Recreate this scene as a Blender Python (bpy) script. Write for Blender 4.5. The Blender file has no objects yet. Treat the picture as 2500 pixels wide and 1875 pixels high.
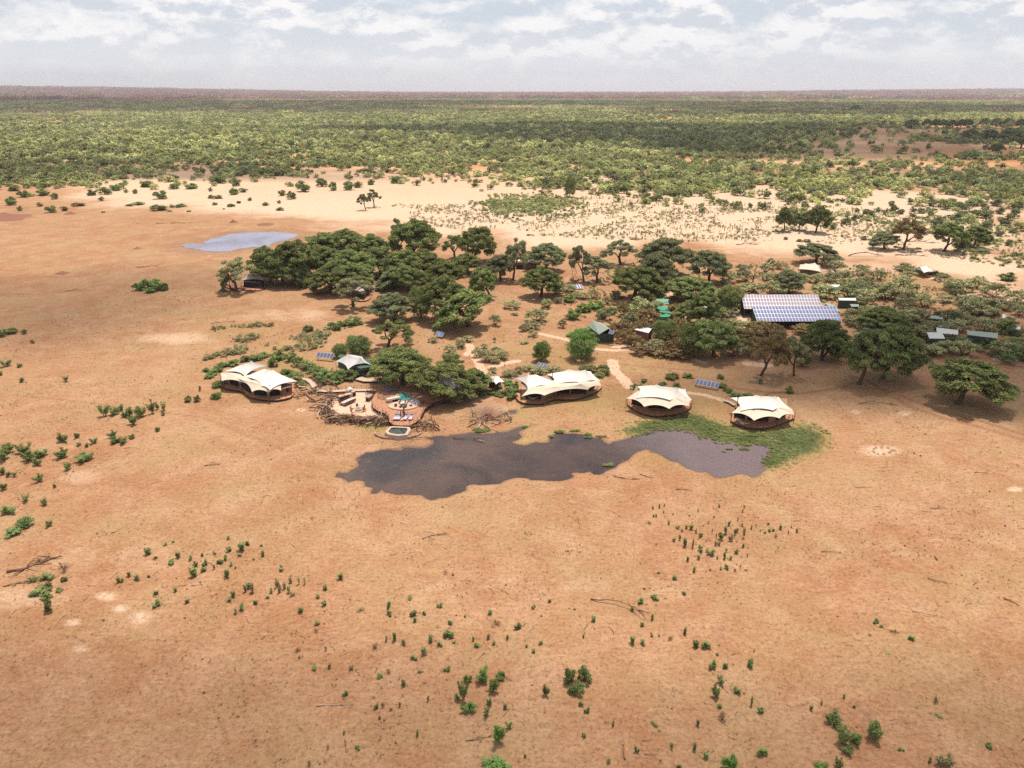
import bpy, math, random
import numpy as np
from mathutils import Vector, Matrix
random.seed(7); rng = np.random.default_rng(7)
S = bpy.context.scene
# ------------------------------------------------------------------ camera
CAMH = 70.0; F = 1785.0; V0 = 226.0
PITCH = math.atan((937.5 - V0) / F)
cd = bpy.data.cameras.new('camera'); cam = bpy.data.objects.new('camera', cd); S.collection.objects.link(cam)
cam.location = (0, 0, CAMH); cam.rotation_euler = (math.radians(90) - PITCH, 0, 0)
cd.sensor_width = 36; cd.lens = F / 2500 * 36; cd.clip_start = 1; cd.clip_end = 120000
S.camera = cam
# ------------------------------------------------------------------ sky, sun
SUN = Vector((0.10, 0.26, 0.96)).normalized()
W = bpy.data.worlds.new('World'); S.world = W; W.use_nodes = True
nt = W.node_tree; N = nt.nodes; L = nt.links; N.clear()
def nn(tree, t, **k):
    n = tree.nodes.new(t)
    for a, b in k.items(): setattr(n, a, b)
    return n
def mathn(tree, op, a, b=None, c=None, clamp=False):
    n = nn(tree, 'ShaderNodeMath', operation=op, use_clamp=clamp)
    for i, v in enumerate((a, b, c)):
        if v is None: continue
        if isinstance(v, (int, float)): n.inputs[i].default_value = v
        else: tree.links.new(v, n.inputs[i])
    return n.outputs[0]
def mixc(tree, f, a, b, mode='MIX'):
    n = nn(tree, 'ShaderNodeMix', data_type='RGBA', blend_type=mode)
    ins = [n.inputs[0], n.inputs[6], n.inputs[7]]
    for i, v in zip(ins, (f, a, b)):
        if isinstance(v, (int, float)): i.default_value = v
        elif isinstance(v, tuple): i.default_value = (*v, 1) if len(v) == 3 else v
        else: tree.links.new(v, i)
    return n.outputs[2]
def ramp(tree, f, stops):
    n = nn(tree, 'ShaderNodeValToRGB'); r = n.color_ramp
    while len(r.elements) < len(stops): r.elements.new(0.5)
    for e, (p, c) in zip(r.elements, stops):
        e.position = p; e.color = (c, c, c, 1) if isinstance(c, (int, float)) else (*c, 1)
    tree.links.new(f, n.inputs[0]); return n.outputs[0]
def noise(tree, vec, scale, detail=4, rough=.55, dist=0):
    n = nn(tree, 'ShaderNodeTexNoise'); n.inputs['Scale'].default_value = scale
    n.inputs['Detail'].default_value = detail; n.inputs['Roughness'].default_value = rough
    n.inputs['Distortion'].default_value = dist
    if vec is not None: tree.links.new(vec, n.inputs['Vector'])
    return n.outputs[0]
sky = nn(nt, 'ShaderNodeTexSky', sky_type='NISHITA', sun_disc=False)
sky.sun_elevation = math.asin(SUN.z); sky.sun_rotation = math.atan2(SUN.x, SUN.y)
sky.altitude = 1000; sky.dust_density = 3.0; sky.air_density = 1.0
tc = nn(nt, 'ShaderNodeTexCoord'); sp = nn(nt, 'ShaderNodeSeparateXYZ'); L.new(tc.outputs['Generated'], sp.inputs[0])
zc = mathn(nt, 'MAXIMUM', sp.outputs[2], 0.0)
def cloudvec(dz, off=(0, 0, 0), k=2.3):
    m_ = nn(nt, 'ShaderNodeMapping'); m_.inputs['Location'].default_value = (off[0], off[1], off[2] + dz * k); m_.inputs['Scale'].default_value = (1, 1, k)
    L.new(tc.outputs['Generated'], m_.inputs[0]); return m_.outputs[0]
c1 = noise(nt, cloudvec(0), 13.0, 10, .60, .1)
c2 = noise(nt, cloudvec(.011), 13.0, 10, .60, .1)
c3 = noise(nt, cloudvec(0, (7, 3, 2), 6), 2.6, 4, .5)
cov = ramp(nt, mathn(nt, 'ADD', mathn(nt, 'MULTIPLY', c1, .75), mathn(nt, 'MULTIPLY', c3, .32)), [(.45, 0.0), (.60, 1.0)])
diff = mathn(nt, 'MULTIPLY_ADD', mathn(nt, 'SUBTRACT', c1, c2), 7.0, .52, clamp=True)
ccol = mixc(nt, ramp(nt, diff, [(.1, 0.0), (.75, 1.0)]), (7.1, 7.4, 8.1), (10.3, 10.1, 10.0))
veil = mixc(nt, .72, sky.outputs[0], (7.3, 7.9, 8.7))
csky = mixc(nt, mathn(nt, 'MULTIPLY', cov, .93), veil, ccol)
# towards the horizon the clouds melt into pale air
hz = ramp(nt, zc, [(.0, 1.0), (.03, .78), (.06, .25), (.09, 0.0)])
fin = mixc(nt, hz, csky, (8.7, 8.85, 9.2))
bg = nn(nt, 'ShaderNodeBackground'); bg.inputs[1].default_value = 0.074; L.new(fin, bg.inputs[0])
wo = nn(nt, 'ShaderNodeOutputWorld'); L.new(bg.outputs[0], wo.inputs[0])
sd = bpy.data.lights.new('sun', 'SUN'); so = bpy.data.objects.new('sun', sd); S.collection.objects.link(so)
sd.energy = 4.8; sd.angle = math.radians(0.53); sd.color = (1, .90, .765)
so.rotation_euler = SUN.to_track_quat('Z', 'Y').to_euler(); so.location = (0, 0, 300)
vs = S.view_settings; vs.view_transform = 'Standard'; vs.look = 'None'; vs.gamma = 1; vs.use_curve_mapping = False; vs.exposure = 0.42
S.render.engine = 'CYCLES'; cy_ = S.cycles
cy_.max_bounces = 5; cy_.transparent_max_bounces = 12; cy_.volume_bounces = 0; cy_.diffuse_bounces = 3; cy_.glossy_bounces = 3
cy_.use_denoising = False; cy_.sample_clamp_indirect = 6
# ------------------------------------------------------------------ picking points of the place
cA, sA = math.cos(PITCH), math.sin(PITCH)
def P3(u, v, z=0.0):
    a = (u - 1250) / F; b = (v - 937.5) / F
    d = Vector((a, cA - b * sA, -sA - b * cA))
    t = (z - CAMH) / d.z
    return Vector((d.x * t, d.y * t, z))
def slant(p): return math.sqrt(p[0] ** 2 + p[1] ** 2 + (CAMH - p[2]) ** 2)
def mpp(u, v):                       # metres across one photo pixel at a ground point, and the ground point
    p = P3(u, v); depth = p.y * cA + CAMH * sA
    return depth / F, p
def cz(x0, y0, s): return lambda X, Y: (x0 + X / s, y0 + Y / s)
def proj(x, y, z):                   # numpy: world to photo pixels
    dep = y * cA + (CAMH - z) * sA; up = y * sA - (CAMH - z) * cA
    return 1250 + F * x / dep, 937.5 - F * up / dep
# ------------------------------------------------------------------ mesh helpers
class MB:
    def __init__(s): s.v = []; s.f = []; s.m = []
    def add(s, vs, fs, m=0):
        o = len(s.v); s.v += [tuple(x) for x in vs]; s.f += [tuple(i + o for i in f) for f in fs]; s.m += [m] * len(fs)
    def box(s, c, d, rot=0.0, m=0, base=True):
        x, y, z = c; a, b, h = d[0] / 2, d[1] / 2, d[2]; ca, sa = math.cos(rot), math.sin(rot)
        z0 = z if base else z - h / 2; vs = []
        for zz in (z0, z0 + h):
            for i, j in ((-a, -b), (a, -b), (a, b), (-a, b)): vs.append((x + i * ca - j * sa, y + i * sa + j * ca, zz))
        s.add(vs, [(3, 2, 1, 0), (4, 5, 6, 7), (0, 1, 5, 4), (1, 2, 6, 5), (2, 3, 7, 6), (3, 0, 4, 7)], m)
    def prism(s, poly, z0, z1, m=0, mtop=None):
        n = len(poly); vs = [(p[0], p[1], z0) for p in poly] + [(p[0], p[1], z1) for p in poly]
        if sum(poly[i][0] * poly[(i + 1) % n][1] - poly[(i + 1) % n][0] * poly[i][1] for i in range(n)) < 0:
            vs = vs[:n][::-1] + vs[n:][::-1]
        s.add(vs, [(i, (i + 1) % n, n + (i + 1) % n, n + i) for i in range(n)] + [tuple(range(n))[::-1]], m)
        s.add([vs[n + i] for i in range(n)], [tuple(range(n))], m if mtop is None else mtop)
    def tube(s, pts, rad, sides=6, m=0, cap=True):
        pts = [Vector(p) for p in pts]; n = len(pts)
        if isinstance(rad, (int, float)): rad = [rad] * n
        vs = []; 
        for i, p in enumerate(pts):
            t = (pts[min(i + 1, n - 1)] - pts[max(i - 1, 0)]).normalized()
            a = t.orthogonal().normalized() if abs(t.z) > .9 else t.cross(Vector((0, 0, 1))).normalized()
            b = t.cross(a)
            for k in range(sides):
                q = 2 * math.pi * k / sides; vs.append(p + (a * math.cos(q) + b * math.sin(q)) * rad[i])
        fs = [(i * sides + k, i * sides + (k + 1) % sides, (i + 1) * sides + (k + 1) % sides, (i + 1) * sides + k) for i in range(n - 1) for k in range(sides)]
        if cap: fs += [tuple(range(sides))[::-1], tuple(range((n - 1) * sides, n * sides))]
        s.add(vs, fs, m)
    def cyl(s, c, r, h, sides=16, m=0, r2=None):
        r2 = r if r2 is None else r2; x, y, z = c
        vs = [(x + rr * math.cos(2 * math.pi * k / sides), y + rr * math.sin(2 * math.pi * k / sides), zz) for rr, zz in ((r, z), (r2, z + h)) for k in range(sides)]
        s.add(vs, [(k, (k + 1) % sides, sides + (k + 1) % sides, sides + k) for k in range(sides)] + [tuple(range(sides))[::-1], tuple(range(sides, 2 * sides))], m)
    def mesh(s, name, mats, smooth=False):
        me = bpy.data.meshes.new(name); me.from_pydata(s.v, [], s.f)
        for m in mats: me.materials.append(m)
        me.polygons.foreach_set('material_index', s.m)
        if smooth: me.polygons.foreach_set('use_smooth', [True] * len(s.f))
        me.update(); return me
def obj(name, me, parent=None, loc=None, rz=0.0, scale=None):
    o = bpy.data.objects.new(name, me); S.collection.objects.link(o)
    if parent: o.parent = parent
    if loc is not None: o.location = loc
    if rz: o.rotation_euler = (0, 0, rz)
    if scale is not None: o.scale = scale if hasattr(scale, '__len__') else (scale,) * 3
    return o
def tag(o, label, cat, group=None, kind=None):
    if label: o['label'] = label
    if cat: o['category'] = cat
    if group: o['group'] = group
    if kind: o['kind'] = kind
    return o
def thing(name, loc, label, cat, group=None, rz=0.0, scale=None):
    return tag(obj(name, None, None, loc, rz, scale), label, cat, group)
def quads(pos, u, v, name, mats, midx=None):   # numpy arrays (n,3): centre, half-edges
    n = len(pos); V = np.empty((n, 4, 3), np.float32)
    V[:, 0] = pos - u - v; V[:, 1] = pos + u - v; V[:, 2] = pos + u + v; V[:, 3] = pos - u + v
    return V.reshape(-1, 3)
# ------------------------------------------------------------------ materials
def mat(name, col, rough=.8, metal=0.0, var=0.0, vscale=2.0, bump=0.0, bscale=8.0, spec=.3, col2=None, coord='Object', emis=None):
    m = bpy.data.materials.new(name); m.use_nodes = True; t = m.node_tree; b = t.nodes['Principled BSDF']
    b.inputs['Base Color'].default_value = (*col, 1); b.inputs['Roughness'].default_value = rough
    b.inputs['Metallic'].default_value = metal; b.inputs['Specular IOR Level'].default_value = spec
    if var or col2:
        c = nn(t, 'ShaderNodeTexCoord').outputs[coord]
        nz = noise(t, c, vscale, 5, .6)
        a = col2 or tuple(x * (1 - var) for x in col)
        lo = col if col2 else tuple(min(1, x * (1 + var * .6)) for x in col)
        f = ramp(t, nz, [(.36, 0.0), (.64, 1.0)])
        t.links.new(mixc(t, f, a, lo), b.inputs['Base Color'])
    if bump:
        c = nn(t, 'ShaderNodeTexCoord').outputs[coord]
        bn = nn(t, 'ShaderNodeBump'); bn.inputs['Strength'].default_value = bump; bn.inputs['Distance'].default_value = .1
        t.links.new(noise(t, c, bscale, 4), bn.inputs['Height']); t.links.new(bn.outputs[0], b.inputs['Normal'])
    return m
def leafmat(name, c1_, c2_, scale=.35, trans=.28, far=False):
    """foliage: two tones by clump, a little light through the leaves"""
    m = bpy.data.materials.new(name); m.use_nodes = True; t = m.node_tree; t.nodes.clear()
    g = nn(t, 'ShaderNodeNewGeometry'); oi = nn(t, 'ShaderNodeObjectInfo')
    nz = noise(t, g.outputs['Position'], scale, 3, .6)
    f = ramp(t, nz, [(.35, 0.0), (.65, 1.0)])
    c = mixc(t, f, c1_, c2_)
    hv = nn(t, 'ShaderNodeHueSaturation'); t.links.new(c, hv.inputs['Color'])
    t.links.new(mathn(t, 'MULTIPLY_ADD', oi.outputs['Random'], .55, .72), hv.inputs['Value'])
    t.links.new(mathn(t, 'MULTIPLY_ADD', oi.outputs['Random'], .03, .485), hv.inputs['Hue'])
    col = hv.outputs[0]
    if far:   # patches of other species over the plain
        nb = ramp(t, noise(t, g.outputs['Position'], .006, 3, .6), [(.40, 0.0), (.60, 1.0)])
        hv2 = nn(t, 'ShaderNodeHueSaturation'); t.links.new(col, hv2.inputs['Color'])
        t.links.new(mathn(t, 'MULTIPLY_ADD', nb, .45, .75), hv2.inputs['Value']); t.links.new(mathn(t, 'MULTIPLY_ADD', nb, -.02, .51), hv2.inputs['Hue'])
        col = hv2.outputs[0]
    d = nn(t, 'ShaderNodeBsdfDiffuse'); tr = nn(t, 'ShaderNodeBsdfTranslucent'); mx = nn(t, 'ShaderNodeMixShader')
    t.links.new(col, d.inputs[0]); t.links.new(mixc(t, .5, col, (.16, .20, .04)), tr.inputs[0]); mx.inputs[0].default_value = trans
    t.links.new(d.outputs[0], mx.inputs[1]); t.links.new(tr.outputs[0], mx.inputs[2])
    o = nn(t, 'ShaderNodeOutputMaterial'); t.links.new(mx.outputs[0], o.inputs[0]); return m
M = {}
M['dark'] = leafmat('foliage_dark', (.100, .128, .044), (.265, .290, .112))
M['grey'] = leafmat('foliage_grey', (.160, .180, .095), (.270, .285, .155))
M['green'] = leafmat('foliage_green', (.120, .165, .058), (.235, .285, .112))
M['bright'] = leafmat('foliage_bright', (.110, .190, .050), (.200, .300, .090))
M['olive'] = leafmat('foliage_olive', (.240, .235, .110), (.430, .415, .235))
M['brown'] = leafmat('foliage_brown', (.190, .125, .060), (.290, .205, .105))
M['far'] = leafmat('foliage_far', (.265, .288, .108), (.560, .560, .265), scale=.02, far=True)
M['farred'] = leafmat('foliage_far_bare', (.27, .125, .14), (.40, .21, .21), scale=.004, far=False)
M['straw'] = leafmat('straw', (.300, .195, .100), (.400, .290, .165), scale=.2)
M['grass'] = leafmat('grass_blades', (.110, .145, .048), (.210, .230, .095), scale=.2)
M['bark'] = mat('bark', (.085, .055, .042), .9, var=.4, vscale=6, bump=.5, bscale=20)
M['palewood'] = mat('pale_wood', (.42, .29, .21), .85, var=.35, vscale=5)
M['deadwood'] = mat('dead_wood', (.16, .088, .058), .9, var=.45, vscale=4)
M['bleached'] = mat('bleached_wood', (.62, .48, .38), .85, var=.25, vscale=4)
# ------------------------------------------------------------------ outlines of the place (photo points on the ground)
def G(pts): return np.array([tuple(P3(u, v)[:2]) for u, v in pts])
def sdist(X, Y, poly):            # signed distance, negative inside
    n = len(poly); d = np.full(X.shape, 1e18); ins = np.zeros(X.shape, bool)
    for i in range(n):
        ax, ay = poly[i]; bx, by = poly[(i + 1) % n]; ex, ey = bx - ax, by - ay
        t = np.clip(((X - ax) * ex + (Y - ay) * ey) / (ex * ex + ey * ey + 1e-9), 0, 1)
        d = np.minimum(d, (X - ax - t * ex) ** 2 + (Y - ay - t * ey) ** 2)
        c = ((ay <= Y) != (by <= Y)); 
        with np.errstate(divide='ignore', invalid='ignore'): xi = ax + (Y - ay) / (by - ay if by != ay else 1e-9) * ex
        ins ^= c & (X < xi)
    d = np.sqrt(d); return np.where(ins, -d, d)
def ldist(X, Y, line):
    d = np.full(X.shape, 1e18)
    for (ax, ay), (bx, by) in zip(line[:-1], line[1:]):
        ex, ey = bx - ax, by - ay; t = np.clip(((X - ax) * ex + (Y - ay) * ey) / (ex * ex + ey * ey + 1e-9), 0, 1)
        d = np.minimum(d, (X - ax - t * ex) ** 2 + (Y - ay - t * ey) ** 2)
    return np.sqrt(d)
def sm(x, a, b): 
    t = np.clip((x - a) / (b - a), 0, 1); return t * t * (3 - 2 * t)
_perm = rng.random((64, 64))
def vnoise(X, Y, s, seed=0):      # smooth value noise, repeats far away only
    x = X / s + seed * 17.3; y = Y / s + seed * 9.7
    xi = np.floor(x).astype(int); yi = np.floor(y).astype(int); fx = x - xi; fy = y - yi
    fx = fx * fx * (3 - 2 * fx); fy = fy * fy * (3 - 2 * fy)
    g = lambda a, b: _perm[a % 64, b % 64]
    return (g(xi, yi) * (1 - fx) + g(xi + 1, yi) * fx) * (1 - fy) + (g(xi, yi + 1) * (1 - fx) + g(xi + 1, yi + 1) * fx) * fy
zp = cz(780, 960, 2.836)
POND = [zp(*p) for p in [(105,575),(130,545),(190,550),(240,520),(275,500),(265,470),(290,430),(380,405),(520,392),(640,375),(730,378),(790,345),(750,310),(800,295),(880,300),(990,280),(1050,268),(1120,278),(1230,270),(1310,262),(1345,245),(1400,228),(1440,232),(1380,262),(1400,300),(1325,335),(1420,360),(1500,335),(1595,335),(1605,300),(1640,272),(1760,275),(1860,290),(1950,315),(2000,352),(2080,325),(2150,305),(2212,292)]]
zq = cz(1500, 850, 4.424)
POND += [zq(*p) for p in [(300,920),(390,870),(560,865),(760,870),(860,915),(960,975),(1080,1000),(1200,1020),(1340,1035),(1500,1025),(1690,1060),(1720,1100),(1695,1130),(1640,1165),(1680,1195),(1610,1240),(1640,1290),(1600,1327)]]
POND += [(1840,1165),(1800,1155),(1745,1165),(1725,1150),(1690,1145),(1640,1125),(1585,1095),(1545,1110),(1520,1125)]
POND += [zp(*p) for p in [(2100,440),(2070,490),(1990,530),(1950,560),(1870,535),(1740,545),(1760,575),(1720,592),(1560,600),(1430,582),(1350,580),(1200,625),(1060,625),(1010,640),(975,685),(830,722),(740,725),(640,700),(540,700),(430,660),(400,690),(355,690),(370,650),(320,640),(310,605),(200,612)]]
ze = cz(440, 500, 4.424)
POND2 = [ze(*p) for p in [(0,440),(60,420),(200,418),(290,435),(250,400),(330,365),(530,315),(700,298),(900,296),(1020,288),(1150,300),(1260,315),(1240,350),(1150,380),(1010,410),(940,450),(760,460),(620,475),(540,498),(400,505),(240,495),(120,470),(40,462)]]
HOLE = [zp(*p) for p in [(1320,125),(1340,115),(1362,120),(1355,135),(1325,138)]]
GREEN = [(1540,1052),(1580,1037),(1640,1027),(1690,1019),(1730,1032),(1790,1054),(1860,1064),(1930,1046),(1975,1044),(2003,1065),(1990,1100),(1930,1115),(1885,1128),(1885,1097),(1800,1083),(1740,1064),(1690,1050),(1640,1044),(1590,1054)]
def jag(poly, amp, step=1.2):     # a ragged shore from a traced one
    out = []
    n = len(poly)
    for i in range(n):
        a = poly[i]; b = poly[(i + 1) % n]; l = math.hypot(*(b - a)); k = max(1, int(l / step)); nx, ny = (b - a)[1] / (l + 1e-9), -(b - a)[0] / (l + 1e-9)
        for j in range(k):
            q = a + (b - a) * j / k; w = (random.random() - .5) * 2 * amp * (0 if j == 0 else 1); out.append((q[0] + nx * w, q[1] + ny * w))
    return np.array(out)
pond = jag(G(POND), .75); pond2 = jag(G(POND2), .9, 3); hole = G(HOLE); green = G(GREEN)
PATHS = [  # (points, half width m)
 ([(1495,880),(1500,905),(1522,925),(1538,945)], 1.5), ([(1680,960),(1720,965),(1755,975),(1775,982)], .9),
 ([(1320,815),(1350,822),(1385,830),(1440,850),(1500,855),(1560,848),(1640,862),(1720,885)], 1.0), ([(1600,850),(1540,843),(1500,846)], 1.0),
 ([(1140,865),(1150,855),(1145,840),(1175,900),(1185,915)], 1.2), ([(1200,895),(1235,885),(1265,880)], 1.2),
 ([(2500,755),(2420,730),(2350,715),(2310,690),(2280,680)], 2.2), ([(2440,878),(2500,882)], 2.0), ([(1825,888),(1875,892)], 1.5),
 ([(1640,715),(1600,728),(1560,735),(1520,735)], 2.0), ([(1780,755),(1800,770),(1830,790)], 3.0)]
TRACKS = [([(2500,1062),(2400,1030),(2300,1005),(2220,975),(2160,950),(2060,945),(1960,960),(1860,958),(1700,935)], .9),
 ([(2500,1075),(2400,1045),(2300,1020),(2215,990),(2120,930),(2060,940)], .9), ([(700,1100),(500,1020),(200,980),(0,960)], .3), ([(1200,860),(1340,868),(1480,885),(1700,905)], .5), ([(150,560),(330,575),(420,585)], .8)]
PALE = [(150,425),(500,415),(900,400),(1500,420),(2500,480),(2500,735),(2380,700),(2200,640),(1900,620),(1700,600),(1300,606),(1200,585),(1000,560),(750,545),(600,520),(420,505),(230,500)]
PALEB = [(880,560,150,14,.5),(430,825,90,16,.95),(700,770,150,16,.6),(260,1455,30,12,1.1),(292,1487,20,10,1.1),(345,1507,28,16,.9),(178,1518,22,10,1.1),(195,1583,22,10,.9),(30,1460,120,30,.7),
 (200,1165,60,20,.6),(2150,1100,55,16,1.0),(2210,1008,18,7,1.0),(2090,1004,16,6,.8),(2478,1194,22,7,1.3),(1500,1430,500,60,.30),(560,600,80,60,.2),(1215,1000,70,20,.4),(1180,990,60,20,.35),
 (900,1100,90,18,.35),(2150,1330,250,60,.25),(1570,925,30,26,.35),(940,850,40,10,.3),(270,1370,200,40,.35), (735,1000,12,4,1.2),(1050,560,50,12,.4),(2150,655,230,16,.8)]
# ------------------------------------------------------------------ ground sheet
def axis(a, b, step, far_a, far_b, r):
    xs = list(np.arange(a, b + 1e-6, step)); s = step
    while xs[-1] < far_b: s *= r; xs.append(xs[-1] + s)
    s = step; lo = [a]
    while lo[-1] > far_a: s *= r; lo.append(lo[-1] - s)
    return np.array(lo[:0:-1] + xs)
gx = axis(-150, 165, .75, -34000, 34000, 1.10); gy = axis(56, 330, .75, -3000, 36000, 1.09)
GX, GY = np.meshgrid(gx, gy)
def wetdist(X, Y): return np.minimum(np.minimum(sdist(X, Y, pond), sdist(X, Y, pond2)), sdist(X, Y, hole))
near = (np.abs(GX) < 220) & (GY < 480) & (GY > 50)
WD = np.full(GX.shape, 999.0); WD[near] = wetdist(GX[near], GY[near])
def hill(X, Y):
    U = X / np.maximum(Y, 1)
    amp = 40 + 130 * sm(-U, .08, .75) + 72 * sm(U, .15, .7)
    return amp * sm(Y, 7500, 15500) + 3.0 * (vnoise(X, Y, 900, 3) - .5) * sm(Y, 1500, 4000)
def terrain(X, Y, wd=None):
    z = (vnoise(X, Y, 23, 1) - .5) * .28 + (vnoise(X, Y, 6, 2) - .5) * .10
    z = z * sm(np.hypot(X, Y), 40, 70) + hill(X, Y)
    return z
GZ = terrain(GX, GY); shore = sm(WD, -2.2, .8)
GZ = GZ * sm(WD, 0, 6) - .55 * (1 - shore) - .03
nx_, ny_ = len(gx), len(gy); me = bpy.data.meshes.new('ground')
co = np.stack([GX, GY, GZ], -1).reshape(-1, 3).astype(np.float32)
idx = np.arange(nx_ * ny_).reshape(ny_, nx_)
qd = np.stack([idx[:-1, :-1], idx[:-1, 1:], idx[1:, 1:], idx[1:, :-1]], -1).reshape(-1, 4)
def npmesh(me, co, qd, k=4):
    me.vertices.add(len(co)); me.vertices.foreach_set('co', np.ascontiguousarray(co, np.float32).ravel())
    me.loops.add(qd.size); me.loops.foreach_set('vertex_index', qd.ravel().astype(np.int32))
    me.polygons.add(len(qd)); me.polygons.foreach_set('loop_start', np.arange(0, qd.size, k, dtype=np.int32))
    me.update(calc_edges=True)
npmesh(me, co, qd); me.polygons.foreach_set('use_smooth', np.ones(len(qd), bool))
gsd = np.full(GX.shape, 999.0); gsd[near] = sdist(GX[near], GY[near], green)
R_green = (1 - sm(gsd, -2, 5.0)) + .45 * (1 - sm(WD, 0, 5)) * sm(vnoise(GX, GY, 12, 6), .45, .8) * near * (GY < 220)
GU, GV = proj(GX, np.maximum(GY, 1), 0)
for (u, v, ru, rv, s) in [(700,880,90,40,.5),(920,1040,60,14,.75),(1300,860,130,30,.35),(1450,985,120,40,.45),(1700,985,130,50,.4),(1530,900,200,50,.25),(620,955,90,30,.4),(1650,1110,200,50,.35),(600,800,160,40,.3),(2100,700,300,50,.35),(1250,1010,60,12,.4),(1600,800,200,60,.3)]:
    R_green = R_green + s * np.exp(-((GU - u) / ru) ** 2 - ((GV - v) / rv) ** 2) * (GY > 0)
R_mud = np.maximum(1 - sm(WD, -.2, 1.3), 0) * .8 * (GY < 230) + (1 - sm(WD, 2, 26)) * .45 * (GY > 230)
for (u, v, ru, rv, s) in [(1190,1010,55,26,.8),(1000,1085,70,18,.5),(930,700,60,15,0)]: R_mud = R_mud + s * np.exp(-((GU - u) / ru) ** 2 - ((GV - v) / rv) ** 2)
pl = G(PALE); wpl = (np.abs(GX) < 1600) & (GY < 1200) & (GY > 50)
PD = np.full(GX.shape, 999.0); PD[wpl] = sdist(GX[wpl], GY[wpl], pl)
R_pale = (1 - sm(PD + (vnoise(GX, GY, 30, 8) - .5) * 40, -28, 22))
for (u, v, ru, rv, s) in PALEB: R_pale = R_pale + .72 * s * np.exp(-(((GU - u) / ru) ** 2 + ((GV - v) / rv) ** 2) ** 1.6) * (GY > 0)
R_path = np.zeros(GX.shape)
for p, w in PATHS: R_path[near] = np.maximum(R_path[near], 1 - sm(ldist(GX[near], GY[near], G(p)), w * .6, w * 1.5))
R_trk = np.zeros(GX.shape)
for p, w in TRACKS: R_trk[near] = np.maximum(R_trk[near], 1 - sm(ldist(GX[near], GY[near], G(p)), w * .3, w * 1.3))
at_ = me.attributes.new('zones', 'FLOAT_COLOR', 'POINT')
at_.data.foreach_set('color', np.clip(np.stack([R_green, R_mud, R_pale, R_path], -1), 0, 1).astype(np.float32).ravel())
at2 = me.attributes.new('tracks', 'FLOAT', 'POINT'); at2.data.foreach_set('value', R_trk.astype(np.float32).ravel())
gm = bpy.data.materials.new('sand'); gm.use_nodes = True; t = gm.node_tree; b = t.nodes['Principled BSDF']; b.inputs['Roughness'].default_value = .95; b.inputs['Specular IOR Level'].default_value = .1
g = nn(t, 'ShaderNodeNewGeometry').outputs['Position']
n1 = noise(t, g, .018, 5, .6, .6); n2 = noise(t, g, .11, 6, .65, .5); n3 = noise(t, g, .9, 6, .7, .4); n4 = noise(t, g, 4.0, 5, .75)
mps = nn(t, 'ShaderNodeMapping'); mps.inputs['Scale'].default_value = (.35, 1.6, 1); mps.inputs['Rotation'].default_value = (0, 0, .2); t.links.new(g, mps.inputs[0])
n5 = noise(t, mps.outputs[0], 1.1, 6, .72, .8); n6 = noise(t, g, .35, 6, .72, 1.0)
base = mixc(t, ramp(t, n1, [(.38, 0.0), (.62, 1.0)]), (0.258, 0.122, 0.060), (0.300, 0.164, 0.088))
base = mixc(t, ramp(t, n2, [(.42, 0.0), (.66, .55)]), base, (0.394, 0.252, 0.157))
base = mixc(t, ramp(t, n2, [(.30, .55), (.44, 0.0)]), base, (0.270, 0.120, 0.062))
base = mixc(t, ramp(t, n3, [(.34, .65), (.47, 0.0)]), base, (0.226, 0.120, 0.066))
base = mixc(t, ramp(t, n3, [(.56, 0.0), (.72, .55)]), base, (0.409, 0.292, 0.182))
base = mixc(t, ramp(t, n5, [(.36, .55), (.48, 0.0)]), base, (.215, .110, .070))
base = mixc(t, ramp(t, n5, [(.54, 0.0), (.68, .45)]), base, (.380, .240, .145))
base = mixc(t, ramp(t, n6, [(.36, .45), (.46, 0.0)]), base, (.235, .125, .080))
base = mixc(t, ramp(t, n6, [(.55, 0.0), (.66, .35)]), base, (.370, .225, .132))
base = mixc(t, ramp(t, noise(t, g, .06, 4, .6), [(.45, 0.0), (.62, .35)]), base, (.270, .200, .100))
at = nn(t, 'ShaderNodeAttribute', attribute_name='zones'); sc = nn(t, 'ShaderNodeSeparateColor'); t.links.new(at.outputs['Color'], sc.inputs[0])
br = mathn(t, 'MULTIPLY_ADD', n3, 1.3, -.65); br2 = mathn(t, 'MULTIPLY_ADD', n2, 1.0, -.5)
def msk(o, lo, hi, k=br): return ramp(t, mathn(t, 'ADD', o, mathn(t, 'MULTIPLY', k, .8)), [(lo, 0.0), (hi, 1.0)])
base = mixc(t, msk(sc.outputs[2], .15, .95, br2), base, mixc(t, ramp(t, n3, [(.35, 0.0), (.6, 1.0)]), (.425, .285, .185), (.520, .395, .300)))
base = mixc(t, mathn(t, 'MULTIPLY', msk(sc.outputs[0], .12, .5), .62), base, (0.241, 0.179, 0.069))
base = mixc(t, msk(sc.outputs[0], .55, .95), base, (0.055, 0.069, 0.026))
tk = nn(t, 'ShaderNodeAttribute', attribute_name='tracks')
base = mixc(t, mathn(t, 'MULTIPLY', tk.outputs['Fac'], .85), base, (0.219, 0.110, 0.058))
base = mixc(t, msk(at.outputs['Alpha'], .3, .8), base, (0.482, 0.321, 0.230))
base = mixc(t, msk(sc.outputs[1], .25, .8), base, (0.157, 0.091, 0.062))
n7 = noise(t, g, 1.9, 5, .8, .3)
base = mixc(t, ramp(t, n7, [(.36, .75), (.49, 0.0)]), base, mixc(t, 1.0, base, (.48, .42, .38), 'MULTIPLY'))
base = mixc(t, ramp(t, n7, [(.53, 0.0), (.64, .40)]), base, mixc(t, 1.0, base, (1.30, 1.34, 1.40), 'MULTIPLY'))
base = mixc(t, ramp(t, n4, [(.34, .60), (.45, 0.0)]), base, (0.146, 0.080, 0.044))
sx = nn(t, 'ShaderNodeSeparateXYZ'); t.links.new(g, sx.inputs[0])
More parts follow.
